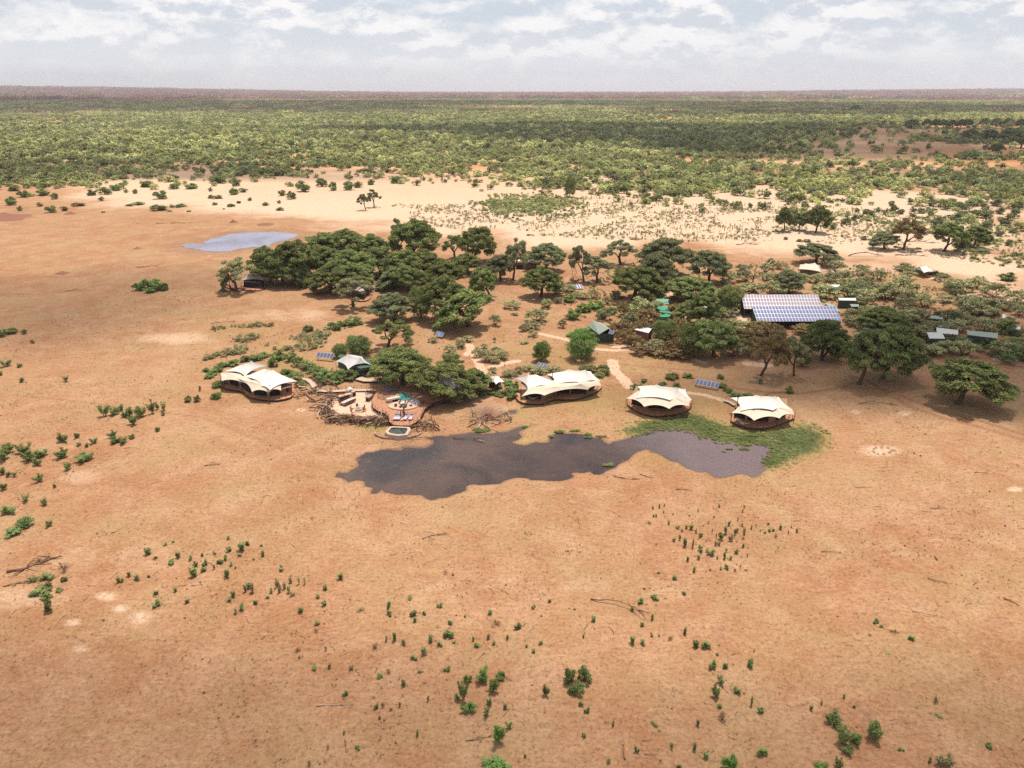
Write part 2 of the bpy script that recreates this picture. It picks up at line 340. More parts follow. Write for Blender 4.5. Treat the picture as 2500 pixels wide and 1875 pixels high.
fy = nn(t, 'ShaderNodeMapRange'); fy.inputs[1].default_value = 500; fy.inputs[2].default_value = 900; t.links.new(sx.outputs[1], fy.inputs[0])
farc = mixc(t, ramp(t, noise(t, g, .004, 5, .6), [(.42, 0.0), (.58, 1.0)]), (.385, .185, .085), (.45, .29, .175))
base = mixc(t, fy.outputs[0], base, farc)
fy2 = nn(t, 'ShaderNodeMapRange'); fy2.inputs[1].default_value = 2500; fy2.inputs[2].default_value = 6500; t.links.new(sx.outputs[1], fy2.inputs[0])
mpb = nn(t, 'ShaderNodeMapping'); mpb.inputs['Scale'].default_value = (.25, 1, 1); t.links.new(g, mpb.inputs[0])
farb = mixc(t, ramp(t, noise(t, mpb.outputs[0], .0012, 6, .7), [(.40, 0.0), (.60, 1.0)]), (.110, .065, .065), (.260, .130, .105))
base = mixc(t, fy2.outputs[0], base, farb)
t.links.new(base, b.inputs['Base Color'])
bp = nn(t, 'ShaderNodeBump'); bp.inputs['Strength'].default_value = .55; bp.inputs['Distance'].default_value = .25
t.links.new(mathn(t, 'ADD', n3, mathn(t, 'MULTIPLY', n4, .25)), bp.inputs['Height']); t.links.new(bp.outputs[0], b.inputs['Normal'])
me.materials.append(gm); ground = tag(obj('ground', me), 'wide bare orange sand plain around the camp', None, kind='structure')
# ------------------------------------------------------------------ waterholes
def watermat(name, c1_, c2_, rough, cloud_sheen=None):
    m = mat(name, c1_, rough, col2=c2_, vscale=.06, coord='Generated', spec=.5); t = m.node_tree; b = t.nodes['Principled BSDF']
    g = nn(t, 'ShaderNodeNewGeometry').outputs['Position']
    c = mixc(t, ramp(t, noise(t, g, .05, 5, .6, .5), [(.4, 0.0), (.6, 1.0)]), c1_, c2_)
    if cloud_sheen:   # bright cloud reflection put into the colour of the right hand lobe
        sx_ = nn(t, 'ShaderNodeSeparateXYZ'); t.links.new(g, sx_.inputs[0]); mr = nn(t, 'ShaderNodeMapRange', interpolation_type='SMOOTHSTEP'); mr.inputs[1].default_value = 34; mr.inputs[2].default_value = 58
        t.links.new(mathn(t, 'MULTIPLY_ADD', noise(t, g, .06, 5, .6), 30, sx_.outputs[0]), mr.inputs[0]); c = mixc(t, mr.outputs[0], c, cloud_sheen)
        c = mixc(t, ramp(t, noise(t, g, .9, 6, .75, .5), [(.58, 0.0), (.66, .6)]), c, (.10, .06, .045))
    t.links.new(c, b.inputs['Base Color']); b.inputs['IOR'].default_value = 1.33
    bn = nn(t, 'ShaderNodeBump'); bn.inputs['Strength'].default_value = .10; bn.inputs['Distance'].default_value = .02
    t.links.new(noise(t, g, 4.0, 3), bn.inputs['Height']); t.links.new(bn.outputs[0], b.inputs['Normal']); return m
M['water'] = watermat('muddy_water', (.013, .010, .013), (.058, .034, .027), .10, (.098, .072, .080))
M['waterpale'] = watermat('milky_water', (.115, .11, .16), (.18, .175, .26), .12)
def watersheet(name, poly, label, m, z=-.16, grow=3):
    x0, y0 = poly.min(0) - grow; x1, y1 = poly.max(0) + grow
    mb = MB(); mb.add([(x0, y0, z), (x1, y0, z), (x1, y1, z), (x0, y1, z)], [(0, 1, 2, 3)])
    return tag(obj(name, mb.mesh(name, [m])), label, None, kind='structure')
# water only where the basin lies below it: outline grown a little, under the banks
def grown(poly, r):
    out = []; n = len(poly); A = sum(poly[i][0] * poly[(i + 1) % n][1] - poly[(i + 1) % n][0] * poly[i][1] for i in range(n)); sg = 1 if A > 0 else -1
    for i in range(n):
        d = poly[(i + 1) % n] - poly[i - 1]; l = math.hypot(*d) + 1e-9; out.append((poly[i][0] + sg * d[1] / l * r, poly[i][1] - sg * d[0] / l * r))
    return out
def polysheet(name, poly, z, m, label):
    from mathutils.geometry import tessellate_polygon
    vs = [Vector((p[0], p[1], z)) for p in poly]; tr = tessellate_polygon([vs]); mb = MB(); 
    mb.add(vs, [tuple(f) if (vs[f[1]] - vs[f[0]]).cross(vs[f[2]] - vs[f[0]]).z > 0 else tuple(f)[::-1] for f in tr]); return tag(obj(name, mb.mesh(name, [m])), label, None, kind='structure')
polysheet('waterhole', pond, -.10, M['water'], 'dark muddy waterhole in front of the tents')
polysheet('water', pond2, -.10, M['waterpale'], 'pale far pan of water behind the grove')
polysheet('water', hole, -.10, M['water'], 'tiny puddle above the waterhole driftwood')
# ------------------------------------------------------------------ clouds over the plain (they shade parts of it)
def clouds():
    spec = [  # ground patch shaded: centre x, y, radii
     (420, 1400, 760, 460), (-2800, 4600, 4700, 2700), (2300, 3300, 2300, 800), (-420, 720, 360, 110), (140, 192, 98, 56), (-175, 265, 110, 60), (430, 690, 240, 110), (-5, 60, 180, 26), (1500, 2700, 700, 260)]
    mb = MB(); al = []
    H = 1500.0
    for ci, (x, y, rx, ry) in enumerate(spec):
        z0 = H + 60 * ci % 170; cxw = x + SUN.x / SUN.z * z0; cyw = y + SUN.y / SUN.z * z0; nu, nv = 48, 12
        vs = []; th = min(rx, ry) * .22 + 20
        dens = {3: .5, 4: .85, 5: .35, 7: .3, 6: .35}.get(ci, 1.0); fd = .45 if 3 <= ci <= 8 else .22
        for top in (1, -1):
            for j in range(nv + 1):
                r = j / nv
                for i in range(nu):
                    a = 2 * math.pi * i / nu; w = 1 + .22 * math.sin(3 * a + ci) + .13 * math.sin(7 * a + 2 * ci) + .08 * math.sin(13 * a)
                    zz = th * math.sqrt(max(0, 1 - r * r)) * (1 if top > 0 else -.25) * (1 + .35 * math.sin(5 * a + 9 * r) * r)
                    vs.append((cxw + rx * r * w * math.cos(a), cyw + ry * r * w * math.sin(a), z0 + zz)); al.append(dens * min(1, max(0, (1 - r) / fd)))
        fs = []
        for q in range(2):
            o = q * (nv + 1) * nu
            for j in range(nv):
                for i in range(nu):
                    f = (o + j * nu + i, o + (j + 1) * nu + i, o + (j + 1) * nu + (i + 1) % nu, o + j * nu + (i + 1) % nu); fs.append(f if q == 0 else f[::-1])
        mb.add(vs, fs)
    m = bpy.data.materials.new('cloud'); m.use_nodes = True; t = m.node_tree; t.nodes.clear()
    at = nn(t, 'ShaderNodeAttribute', attribute_name='dens'); g = nn(t, 'ShaderNodeNewGeometry').outputs['Position']
    nz = noise(t, g, .006, 6, .6); f = mathn(t, 'MULTIPLY', at.outputs['Fac'], mathn(t, 'MULTIPLY_ADD', nz, 2.2, -.25, clamp=True), clamp=True)
    tr = nn(t, 'ShaderNodeBsdfTransparent'); d = nn(t, 'ShaderNodeBsdfDiffuse'); d.inputs[0].default_value = (.9, .9, .92, 1); tl = nn(t, 'ShaderNodeBsdfTranslucent'); tl.inputs[0].default_value = (.9, .9, .92, 1)
    a = nn(t, 'ShaderNodeMixShader'); t.links.new(d.outputs[0], a.inputs[1]); t.links.new(tl.outputs[0], a.inputs[2])
    mx = nn(t, 'ShaderNodeMixShader'); t.links.new(f, mx.inputs[0]); t.links.new(tr.outputs[0], mx.inputs[1]); t.links.new(a.outputs[0], mx.inputs[2])
    o = nn(t, 'ShaderNodeOutputMaterial'); t.links.new(mx.outputs[0], o.inputs[0])
    me = mb.mesh('clouds', [m], True); q = me.attributes.new('dens', 'FLOAT', 'POINT'); q.data.foreach_set('value', al)
    tag(obj('clouds', me), 'broken clouds drifting over the plain', None, kind='stuff')
clouds()
# ------------------------------------------------------------------ foliage prototypes
def leafcloud(cl, n, size, seed, flat=.5, shell=.55):
    """leaf-sized faces spread through clumps; cl = list of (x,y,z,rx,ry,rz)"""
    r = np.random.default_rng(seed); cl = np.array(cl, float); w = cl[:, 3] * cl[:, 4]; w = w / w.sum()
    k = r.choice(len(cl), n, p=w); d = r.normal(size=(n, 3)); d /= np.linalg.norm(d, axis=1)[:, None]
    d[:, 2] = np.where(r.random(n) < .6, np.abs(d[:, 2]), d[:, 2])
    rad = shell + (1.08 - shell) * r.random(n) ** .7; rad *= .85 + .3 * r.random(n)
    p = cl[k, :3] + d * cl[k, 3:6] * rad[:, None]
    nrm = d * (1 - flat) + np.array([0, 0, 1]) * flat + r.normal(size=(n, 3)) * .45; nrm /= np.linalg.norm(nrm, axis=1)[:, None]
    a = np.cross(nrm, r.normal(size=(n, 3))); a /= np.linalg.norm(a, axis=1)[:, None] + 1e-9; b = np.cross(nrm, a)
    s = size * (.55 + .9 * r.random(n))[:, None]
    return quads(p, a * s, b * s * .62, None, None)
def leafmesh(name, V, mats, extra=None, mi=0):
    me = bpy.data.meshes.new(name); n = len(V) // 4; qd = np.arange(n * 4).reshape(n, 4)
    if extra and extra.v:
        EV = np.array(extra.v, np.float32); tris = []; ms = []
        for f, m in zip(extra.f, extra.m):
            for i in range(1, len(f) - 1): tris.append((f[0], f[i], f[i + 1])); ms.append(m)
        T = np.array(tris) + len(V); co = np.concatenate([V, EV])
        me.vertices.add(len(co)); me.vertices.foreach_set('co', co.astype(np.float32).ravel())
        li = np.concatenate([qd.ravel(), T.ravel()]).astype(np.int32); ls = np.concatenate([np.arange(0, n * 4, 4), n * 4 + np.arange(0, len(T) * 3, 3)]).astype(np.int32)
        me.loops.add(len(li)); me.loops.foreach_set('vertex_index', li); me.polygons.add(len(ls)); me.polygons.foreach_set('loop_start', ls)
        me.update(calc_edges=True)
        for m in mats: me.materials.append(m)
        me.polygons.foreach_set('material_index', np.concatenate([np.zeros(n), np.array(ms)]).astype(np.int32))
    else:
        npmesh(me, V, qd)
        for m in mats: me.materials.append(m)
    return me
def limb(a, b, r0, r1, rr, bend=.12, n=5):
    a = Vector(a); b = Vector(b); l = (b - a).length; off = Vector((rr.uniform(-1, 1), rr.uniform(-1, 1), rr.uniform(-.2, .8))) * l * bend
    pts = [a.lerp(b, k / n) + off * math.sin(math.pi * k / n) + Vector((rr.uniform(-1, 1), rr.uniform(-1, 1), rr.uniform(-1, 1))) * l * .025 * (0 < k < n) for k in range(n + 1)]
    return pts, [r0 + (r1 - r0) * k / n for k in range(n + 1)]
TREE = {}
def tree_proto(key, seed, kind, n):
    rr = random.Random(seed); H, R = 10.0, 6.0; cl = []; tr = MB(); lean = Vector((rr.uniform(-1, 1), rr.uniform(-1, 1), 0)) * {'umbrella': .9, 'sparse': 1.4, 'round': .3, 'lean': 3.0}[kind]
    if kind == 'lean': lean = Vector((-3.4, .4, 0))
    if kind in ('umbrella', 'sparse', 'lean'):
        nc = {'umbrella': 62, 'sparse': 34, 'lean': 32}[kind]
        for i in range(nc):
            a = i * 2.39996 + rr.uniform(-.3, .3); q = math.sqrt((i + .5) / nc); rad = R * q * rr.uniform(.82, 1.0)
            z = H * (.92 - .40 * q ** 2.0) + rr.uniform(-1.3, .45); s = rr.uniform(.75, 1.25)
            if rr.random() < (.05 if kind == 'umbrella' else .2): continue
            cl.append((rad * math.cos(a) + lean.x, rad * math.sin(a) * rr.uniform(.8, 1) + lean.y, z, s, s, s * rr.uniform(.5, .75)))
        if kind == 'umbrella':
            for i in range(30):     # lower skirts at the rim
                a = rr.uniform(0, 6.28); rad = R * rr.uniform(.5, .98); s = rr.uniform(.8, 1.35)
                cl.append((rad * math.cos(a) + lean.x, rad * math.sin(a) + lean.y, H * rr.uniform(.30, .60), s, s, s * .6))
        fork = Vector((lean.x * .35, lean.y * .35, H * rr.uniform(.20, .30)))
    else:
        for i in range(46):
            a = i * 2.39996; q = (i + .5) / 46; z = H * (.12 + .80 * q); rad = R * .80 * math.sqrt(max(0, 1 - (2 * (z / H) - 1.02) ** 2)) * rr.uniform(.55, 1.0); s = rr.uniform(1.1, 1.8)
            cl.append((rad * math.cos(a), rad * math.sin(a), z, s, s, s * .8))
        fork = Vector((0, 0, H * .16))
    V = leafcloud(cl, n, .135, seed, .5 if kind != 'round' else .25, .35)
    p, r = limb((0, 0, -.3), fork, .48, .36, rr, .05, 4); tr.tube(p, r, 8)
    stems = 3 if kind != 'round' else 4; ends = []
    for k in range(stems):
        a = 6.28 * k / stems + rr.uniform(-.5, .5); e = Vector((math.cos(a) * R * .36 + lean.x * .8, math.sin(a) * R * .36 + lean.y * .8, H * rr.uniform(.52, .62)))
        p, r = limb(fork, e, .28, .14, rr, .14); tr.tube(p, r, 6); ends.append(e)
    for c in cl:
        if c[2] < H * .4 and kind == 'round': continue
        e = min(ends + [fork], key=lambda q: (q - Vector(c[:3])).length + (2.0 if q is fork else 0)); p, r = limb(e, c[:3], .11, .035, rr, .12, 3); tr.tube(p, r, 4, cap=False)
    TREE[key] = (tr.mesh('trunk', [M['bark']], True), leafmesh('crown', V, [M['dark']]), H, 2 * R, lean)
for i in range(4): tree_proto('umbrella%d' % i, 11 + i, 'umbrella', 24000)
for i in range(3): tree_proto('sparse%d' % i, 31 + i, 'sparse', 11000)
for i in range(2): tree_proto('round%d' % i, 51 + i, 'round', 11000)
tree_proto('lean0', 71, 'lean', 9000)
def plant_at(u, v, top, wpx, kind=None, ub=None):
    """ground point, height and width in metres from a foot (u,v), a crown top and width in photo pixels"""
    k, p = mpp(u, v); wm = wpx * k; pc = math.atan2(CAMH, p.y)
    hp = (v - top) * k; h = (hp - wm * .5 * math.sin(pc) * .8) / math.cos(pc)
    return p, max(h, wm * .42), wm
ntree = 0
def tree(u, v, top, w, key, tone, label, group=None, cu=None, rz=None):
    global ntree; ntree += 1
    p, h, wm = plant_at(u, v, top, w); T = TREE[key]; kk, _ = mpp(u, v)
    if rz is None: rz = (ntree * 2.4) % 6.28
    t = thing('tree', (p.x, p.y, float(-.05)), label, 'tree', group, rz, (wm / (T[3] + .4), wm / (T[3] + .4), h / T[2]))
    obj('trunk', T[0], t); c = obj('crown', T[1], t); s_ = c.material_slots[0]; s_.link = 'OBJECT'; s_.material = M[tone]
    if cu is not None:   # shift the crown by shearing limbs is not needed: lean by a small tilt
        dx = (cu - u) * kk; a = math.atan2(dx, h * .75); t.rotation_euler = (Matrix.Rotation(a, 3, 'Y') @ Matrix.Rotation(rz, 3, 'Z')).to_euler()
    return t
# ---- shrubs
SH = {}
def shrub_proto(key, seed, kind, n):
    rr = random.Random(seed); ex = MB(); cl = []
    if kind == 'leafy':      # about 2 m across, 1.7 m high
        for i in range(15): a = rr.uniform(0, 6.28); q = rr.random() ** .6 * .72; cl.append((q * math.cos(a), q * math.sin(a), rr.uniform(.14, 1.40 - .5 * q), .30, .30, .28))
        for i in range(7): a = rr.uniform(0, 6.28); p, r = limb((0, 0, 0), (math.cos(a) * .6, math.sin(a) * .6, 1.2), .03, .012, rr, .1, 2); ex.tube(p, r, 3, 1, cap=False)
        V = leafcloud(cl, n, .060, seed, .3, .3)
    elif kind == 'open':     # several leafy shoots, looser
        for i in range(9):
            a = rr.uniform(0, 6.28); q = rr.uniform(.15, .85); h = rr.uniform(.9, 1.9)
            p, r = limb((q * .2 * math.cos(a), q * .2 * math.sin(a), 0), (q * math.cos(a), q * math.sin(a), h), .022, .008, rr, .1, 3); ex.tube(p, r, 3, 1, cap=False)
            for f in (.45, .7, .95): c = p[0].lerp(p[-1], f); cl.append((c.x, c.y, c.z, .27, .27, .27))
        V = leafcloud(cl, n, .055, seed, .3, .1)
    elif kind == 'sapling':  # upright leafy whips
        for i in range(5):
            a = rr.uniform(0, 6.28); q = rr.uniform(.05, .35); h = rr.uniform(.8, 1.9)
            p, r = limb((q * .3 * math.cos(a), q * .3 * math.sin(a), 0), (q * math.cos(a), q * math.sin(a), h), .02, .008, rr, .05, 3); ex.tube(p, r, 3, 1, cap=False)
            for f in (.3, .5, .7, .9): c = p[0].lerp(p[-1], f); cl.append((c.x, c.y, c.z, .13, .13, .17))
        V = leafcloud(cl, n, .045, seed, .2, 0)
    elif kind == 'twiggy':   # dry branching bush
        for i in range(26):
            a = rr.uniform(0, 6.28); e = rr.uniform(.3, 1.3); q = rr.uniform(.5, 1.05)
            p, r = limb((0, 0, 0), (q * math.cos(a) * math.cos(e), q * math.sin(a) * math.cos(e), q * 1.2 * math.sin(e)), .022, .007, rr, .15, 3); ex.tube(p, r, 3, 1, cap=False); c = p[-1]
            for j in range(2): p2, r2 = limb(p[2], c + Vector((rr.uniform(-.3, .3), rr.uniform(-.3, .3), rr.uniform(0, .3))), .012, .005, rr, .1, 2); ex.tube(p2, r2, 3, 1, cap=False)
            cl.append((c.x, c.y, c.z, .25, .25, .22))
        V = leafcloud(cl, n, .045, seed, .2, 0)
    elif kind == 'dome':     # thorn bush, wide airy dome 2 m across
        for i in range(26): a = rr.uniform(0, 6.28); q = rr.random() ** .5 * .85; cl.append((q * math.cos(a), q * math.sin(a), (1.25 - .75 * q * q) * rr.uniform(.55, 1.0), .24, .24, .19))
        for i in range(12): a = rr.uniform(0, 6.28); p, r = limb((0, 0, 0), (math.cos(a) * .8, math.sin(a) * .8, rr.uniform(.5, 1.1)), .03, .01, rr, .12, 3); ex.tube(p, r, 3, 1, cap=False)
        V = leafcloud(cl, n, .050, seed, .35, .1)
    SH[key] = (V, ex, {'leafy': (2.0, 1.7), 'open': (2.0, 2.0), 'sapling': (.8, 1.9), 'twiggy': (2.2, 1.4), 'dome': (2.1, 1.4)}[kind]); 
for i in range(4): shrub_proto('leafy%d' % i, 100 + i, 'leafy', 1500)
for i in range(4): shrub_proto('open%d' % i, 120 + i, 'open', 1500)
for i in range(5): shrub_proto('sapling%d' % i, 140 + i, 'sapling', 380)
for i in range(3): shrub_proto('twiggy%d' % i, 160 + i, 'twiggy', 420)
for i in range(4): shrub_proto('dome%d' % i, 180 + i, 'dome', 1500)
_sm = {}
def shmesh(key, tone, wood='deadwood'):
    k = (key, tone)
    if k not in _sm: V, ex, d = SH[key]; _sm[k] = leafmesh(key.rstrip('0123456789') + '_bush', V, [M[tone], M[wood]], ex)
    return _sm[k]
nsh = 0; NAMES = {'leafy': ('leafy_shrub', 'shrub'), 'open': ('leafy_shrub', 'shrub'), 'sapling': ('sapling', 'sapling'), 'twiggy': ('dry_bush', 'dry bush'), 'dome': ('thorn_bush', 'thorn bush')}
def shrub(u, v, w, h, kind, tone, label, group, foot=False):
    """u,v = centre of the plant in the photo (or its foot), w,h in photo pixels"""
    global nsh; nsh += 1
    vb = v if foot else v + h * .42
    k, p = mpp(u, vb); pc = math.atan2(CAMH, p.y); wm = w * k; hm = max((h * k - wm * .55 * math.sin(pc)) / math.cos(pc), wm * .38)
    key = kind + str(nsh * 7 % {'leafy': 4, 'open': 4, 'sapling': 5, 'twiggy': 3, 'dome': 4}[kind]); d = SH[key][2]; nm, cat = NAMES[kind]
    o = obj(nm, shmesh(key, tone), None, (p.x, p.y, -.06), (nsh * 2.1) % 6.28, (wm / d[0] * (1.22 if kind in ('dome', 'leafy') else 1.3), wm / d[0] * (1.22 if kind in ('dome', 'leafy') else 1.3), hm / d[1] * (.82 if kind in ('sapling', 'open') else .9 if kind == 'leafy' else 1.05))); return tag(o, label, cat, group)
# ---- fallen wood
def deadwood(u, v, lm, rz, label, mt='deadwood', group=None, seed=0, n=3, thick=.10, upright=False, name='fallen_branch', cat='branch'):
    rr = random.Random(seed); _, p = mpp(u, v); mb = MB()
    L_ = limb((-lm / 2, 0, thick), (lm / 2, 0, thick * .8), thick, thick * .3, rr, .10, 6); mb.tube(L_[0], L_[1], 5)
    for i in range(n):
        a = L_[0][rr.choice((2, 3, 4, 5))]; q = lm * rr.uniform(.18, .40); an = rr.uniform(-1.1, 1.1) + (math.pi if rr.random() < .2 else 0)
        pp, r = limb(a, a + Vector((q * math.cos(an), q * math.sin(an), rr.uniform(0, .35) * q)), thick * .5, thick * .15, rr, .15, 3); mb.tube(pp, r, 4)
    return tag(obj(name, mb.mesh(name, [M[mt]], True), None, (p.x, p.y, -.03), rz), label, cat, group)
def deadtree(u, v, top, w, label, mt='deadwood', seed=0, thick=.22, parent=None, loc=None, h=None):
    rr = random.Random(seed); mb = MB()
    if loc is None: p, h, wm = plant_at(u, v, top, w); h = max(h, (v - top) * mpp(u, v)[0] * .95)
    else: p = Vector(loc); wm = w
    def grow(a, d, l, r, k):
        e = a + d * l; pts, rad = limb(a, e, r, r * .6, rr, .10, 3); mb.tube(pts, rad, 5 if k < 2 else 3)
        if k < 4:
            for i in range(rr.choice((2, 2, 3))):
                nd = (d + Vector((rr.uniform(-1, 1), rr.uniform(-1, 1), rr.uniform(-.2, .6))) * .75).normalized(); grow(e, nd, l * rr.uniform(.55, .8), r * .58, k + 1)
    grow(Vector((0, 0, -.1)), Vector((rr.uniform(-.15, .15), 0, 1)).normalized(), h * .34, thick, 0)
    o = obj('dead_tree', mb.mesh('dead_tree', [M[mt]], True), parent, p if loc is None else loc)
    s = wm / max(.1, max(x[0] for x in mb.v) - min(x[0] for x in mb.v)); o.scale = (s, s, h / max(x[2] for x in mb.v))
    return tag(o, label, 'dead tree') if label else o
# ------------------------------------------------------------------ the trees of the camp
def Z(c, X, Y): return c(X, Y)
GROVE = 'acacia trees of the dense grove'
lab_back = 'dark flat-topped acacia at the back rim of the dense grove'
lab_mid = 'dark flat-topped acacia in the middle of the dense grove, crown joined to its neighbours'
T_ = [  # foot u,v, crown top, crown width, proto, tone, label, group, crown centre u
 (577,711,622,105,'sparse0','olive','wide sparse olive tree at the left tip of the grove, beside the pale tent',None,560),
 (571,710,664,76,'lean0','olive','low olive crown on a limb leaning left away from the grove tip',None,510),
 (660,690,594,92,'umbrella1','dark','dark acacia directly behind the left grove tent',None,655),
 (690,694,608,112,'umbrella0','dark','dark acacia just right of the left grove tent, thick straight trunk',None,690),
 (711,698,622,96,'umbrella2','dark','acacia with black trunk second from the left tent along the grove front',None,735),
 (727,690,572,120,'umbrella3','dark',lab_mid,GROVE,722),
 (795,640,556,120,'umbrella0','dark',lab_back,GROVE,800),
 (850,640,552,110,'umbrella1','dark',lab_back,GROVE,845),
 (790,672,585,110,'umbrella2','dark',lab_mid,GROVE,788),
 (813,716,632,118,'umbrella2','dark','acacia with a trunk slanting right on the front of the grove',None,800),
 (863,748,660,108,'sparse1','olive','fork-trunked brownish acacia in front of the half hidden grove tent',None,862),
 (855,715,628,105,'umbrella1','dark','dark acacia crown over the half hidden grove tent',None,868),
 (870,690,598,110,'umbrella3','dark',lab_mid,GROVE,872),
 (915,640,562,84,'umbrella2','dark',lab_back,GROVE,915),
 (930,672,592,108,'umbrella0','dark',lab_mid,GROVE,928),
 (974,620,532,52,'sparse2','grey','small round crown poking up left of the highest grove crown',None,974),
 (1008,640,524,128,'umbrella3','dark','highest and widest crown on the back rim of the grove',None,1008),
 (985,690,600,112,'umbrella1','dark',lab_mid,GROVE,985),
 (1040,676,598,104,'umbrella2','dark',lab_mid,GROVE,1040),
 (968,703,645,104,'umbrella0','grey','fan of thin trunks under a flat crown at the centre of the grove front',None,945),
 (1000,712,640,96,'umbrella3','dark',lab_mid,GROVE,1010),
 (1110,633,566,76,'sparse1','dark','dark acacia with a black V trunk at the back right of the grove',None,1100),
 (1157,639,543,100,'umbrella1','dark','tall domed acacia at the right end of the grove back rim',None,1170),
 (1145,668,610,84,'umbrella2','dark',lab_mid,GROVE,1135),
 (1090,705,625,110,'umbrella0','dark',lab_mid,GROVE,1085),
 (1089,784,662,118,'umbrella1','dark','big dark acacia left of the fan crown nearest the path',None,1080),
 (1146,796,688,158,'umbrella3','dark','broad dark acacia on the lower right corner of the grove, slanting trunk',None,1118),
 (1028,776,690,66,'round0','dark','narrow blackish tree between the two broad crowns of the grove front',None,1028),
 (965,785,702,112,'umbrella2','grey','pale green acacia over a white tent at the lower left of the grove',None,958),
 (945,850,768,112,'sparse0','dark','low dark acacia under the pale green one, in front of the grove',None,950),
 (1198,727,640,78,'umbrella3','dark','acacia on a thin trunk bent left, right of the grove',None,1172),
 (1252,683,573,72,'sparse0','grey','light sparse tree left of the white roofed square tent',None,1258),
 (1222,684,612,84,'umbrella0','grey','grey green tree between the grove and the white roofed square tent',None,1218),
 (1332,660,586,98,'umbrella1','grey','rounded tree behind the white roofed square tent',None,1335),
 (1320,724,637,106,'umbrella2','dark','dark domed tree on a bent trunk right of the white roofed square tent',None,1328),
 (1426,689,590,64,'sparse1','grey','thin tree on a tall bent trunk, above the six panel array',None,1415),
 (1458,690,618,88,'sparse2','grey','low grey green tree right of the thin bent one',None,1455),
 (1514,646,577,100,'sparse2','grey','wide see-through acacia on forked black limbs at the sand edge',None,1506),
 (1625,670,568,136,'umbrella0','grey','large pale acacia rising highest right of the see-through one',None,1618),
 (1600,700,610,100,'umbrella1','grey','grey acacia behind the big dark one with two trunks',None,1600),
 (1544,733,630,144,'umbrella2','dark','big dark acacia with a straight and a slanting trunk',None,1560),
 (1732,690,600,104,'umbrella3','grey','pale acacia left of the bleached dead tree',None,1735),
 (1681,735,660,128,'umbrella0','dark','dark acacia behind the green canopies',None,1685),
 (1778,762,688,84,'round1','dark','dark tree touching the left edge of the big solar arrays',None,1778),
 (1680,790,730,70,'umbrella1','dark','small dark tree between green canopies and solar arrays',None,1677),
 (1700,800,700,90,'umbrella3','dark','dark acacia with a bare lower limb over a grey roof',None,1712),
 (1745,872,762,134,'umbrella3','dark','large blackish tree below the left end of the solar arrays',None,1735),
 (1690,868,775,90,'round0','dark','dense dark tree left of the large blackish one',None,1690),
 (1625,832,772,78,'round1','green','round green tree under the green canopies',None,1622),
 (1857,917,796,104,'sparse0','brown','tall brownish tree with a thick slanting dark trunk',None,1885),
 (1800,860,790,84,'sparse1','brown','brownish tree left of the slanting trunk',None,1805),
 (1939,918,812,76,'sparse2','olive','olive tree on a thin trunk right of the slanting trunk',None,1925),
 (1958,895,836,44,'round0','dark','narrow black green tree between the olive tree and the dark crowns',None,1958),
 (2007,877,762,112,'umbrella1','dark','dark crown directly right below the solar arrays',None,1998),
 (2005,880,788,80,'umbrella2','dark','dark lower crown beside the one below the solar arrays',None,2040),
 (2097,938,782,128,'umbrella0','dark','wide dark acacia with a trunk slanting up right, left of the twin',None,2118),
 (2154,926,772,150,'umbrella3','dark','wide dark acacia right of its twin, trunk slanting up right',None,2190),
 (2155,815,734,132,'umbrella2','dark','flat dark crown above the twin acacias',None,2160),
 (2335,987,848,190,'umbrella3','dark','lone broad dark acacia on a short thick double trunk by the tyre tracks',None,2350),
 (2090,727,680,66,'round0','grey','pale green dome tree right of the long dark green roof',None,2090),
 (1925,715,648,86,'umbrella2','grey','grey green tree just above the big solar arrays',None,1920),
 (1990,643,584,112,'umbrella0','grey','lone umbrella tree behind the small beige tent',None,1996),
 (1914,565,503,42,'umbrella1','dark','left one of the two upright trees on the far sand',None,1912),
 (1950,562,514,44,'umbrella2','dark','low crown between the two upright trees on the far sand',None,1948),
 (1991,569,497,68,'umbrella3','dark','right one of the two upright trees on the far sand',None,1999),
 (2158,608,558,70,'umbrella2','grey','small umbrella tree with a kinked trunk on the far sand',None,2152),
 (2205,611,527,92,'sparse0','brown','brown V-stemmed tree on the far sand',None,2215),
 (2305,615,537,92,'umbrella3','dark','dark acacia leaning right on the far sand',None,2328),
 (2374,606,545,74,'umbrella0','dark','dark acacia right of the leaning one on the far sand',None,2382),
 (893,514,470,34,'sparse1','grey','left one of the pale pair of trees on the white sand',None,888),
 (914,506,461,42,'sparse2','grey','right one of the pale pair of trees on the white sand',None,912),
 (1391,480,433,34,'round1','dark','single black green upright tree at the edge of the bushland',None,1391),
 (984,944,828,160,'umbrella2','dark','big dark acacia standing over the teal plunge pool',None,984),
 (960,900,835,110,'umbrella1','dark','dark acacia behind the one over the plunge pool',None,955),
 (1078,972,862,165,'umbrella0','dark','big dark acacia leaning over the main lodge',None,1095),
 (1110,925,848,84,'sparse1','dark','tall dark acacia behind the lodge roof tips',None,1110),
 (1150,960,885,96,'umbrella3','dark','dark acacia at the right end of the lodge',None,1150),
 (880,880,812,76,'round1','green','bright leafy tree behind the grey reception tent',None,880),
 (832,872,834,44,'round0','bright','small bright tree right of the five panel array',None,832),
 (862,840,815,36,'round1','bright','bright small tree crown left of the bright leafy tree',None,862),
 (1420,875,796,86,'round0','bright','larger rounded bright green tree below the green roofed house',None,1420),
 (1322,880,828,54,'round1','bright','smaller rounded bright green tree above the three panel array',None,1322),
]
for (u, v, top, w, key, tone, lab, grp, cu) in T_: tree(u, v, top, w, key, tone, lab, grp, cu)
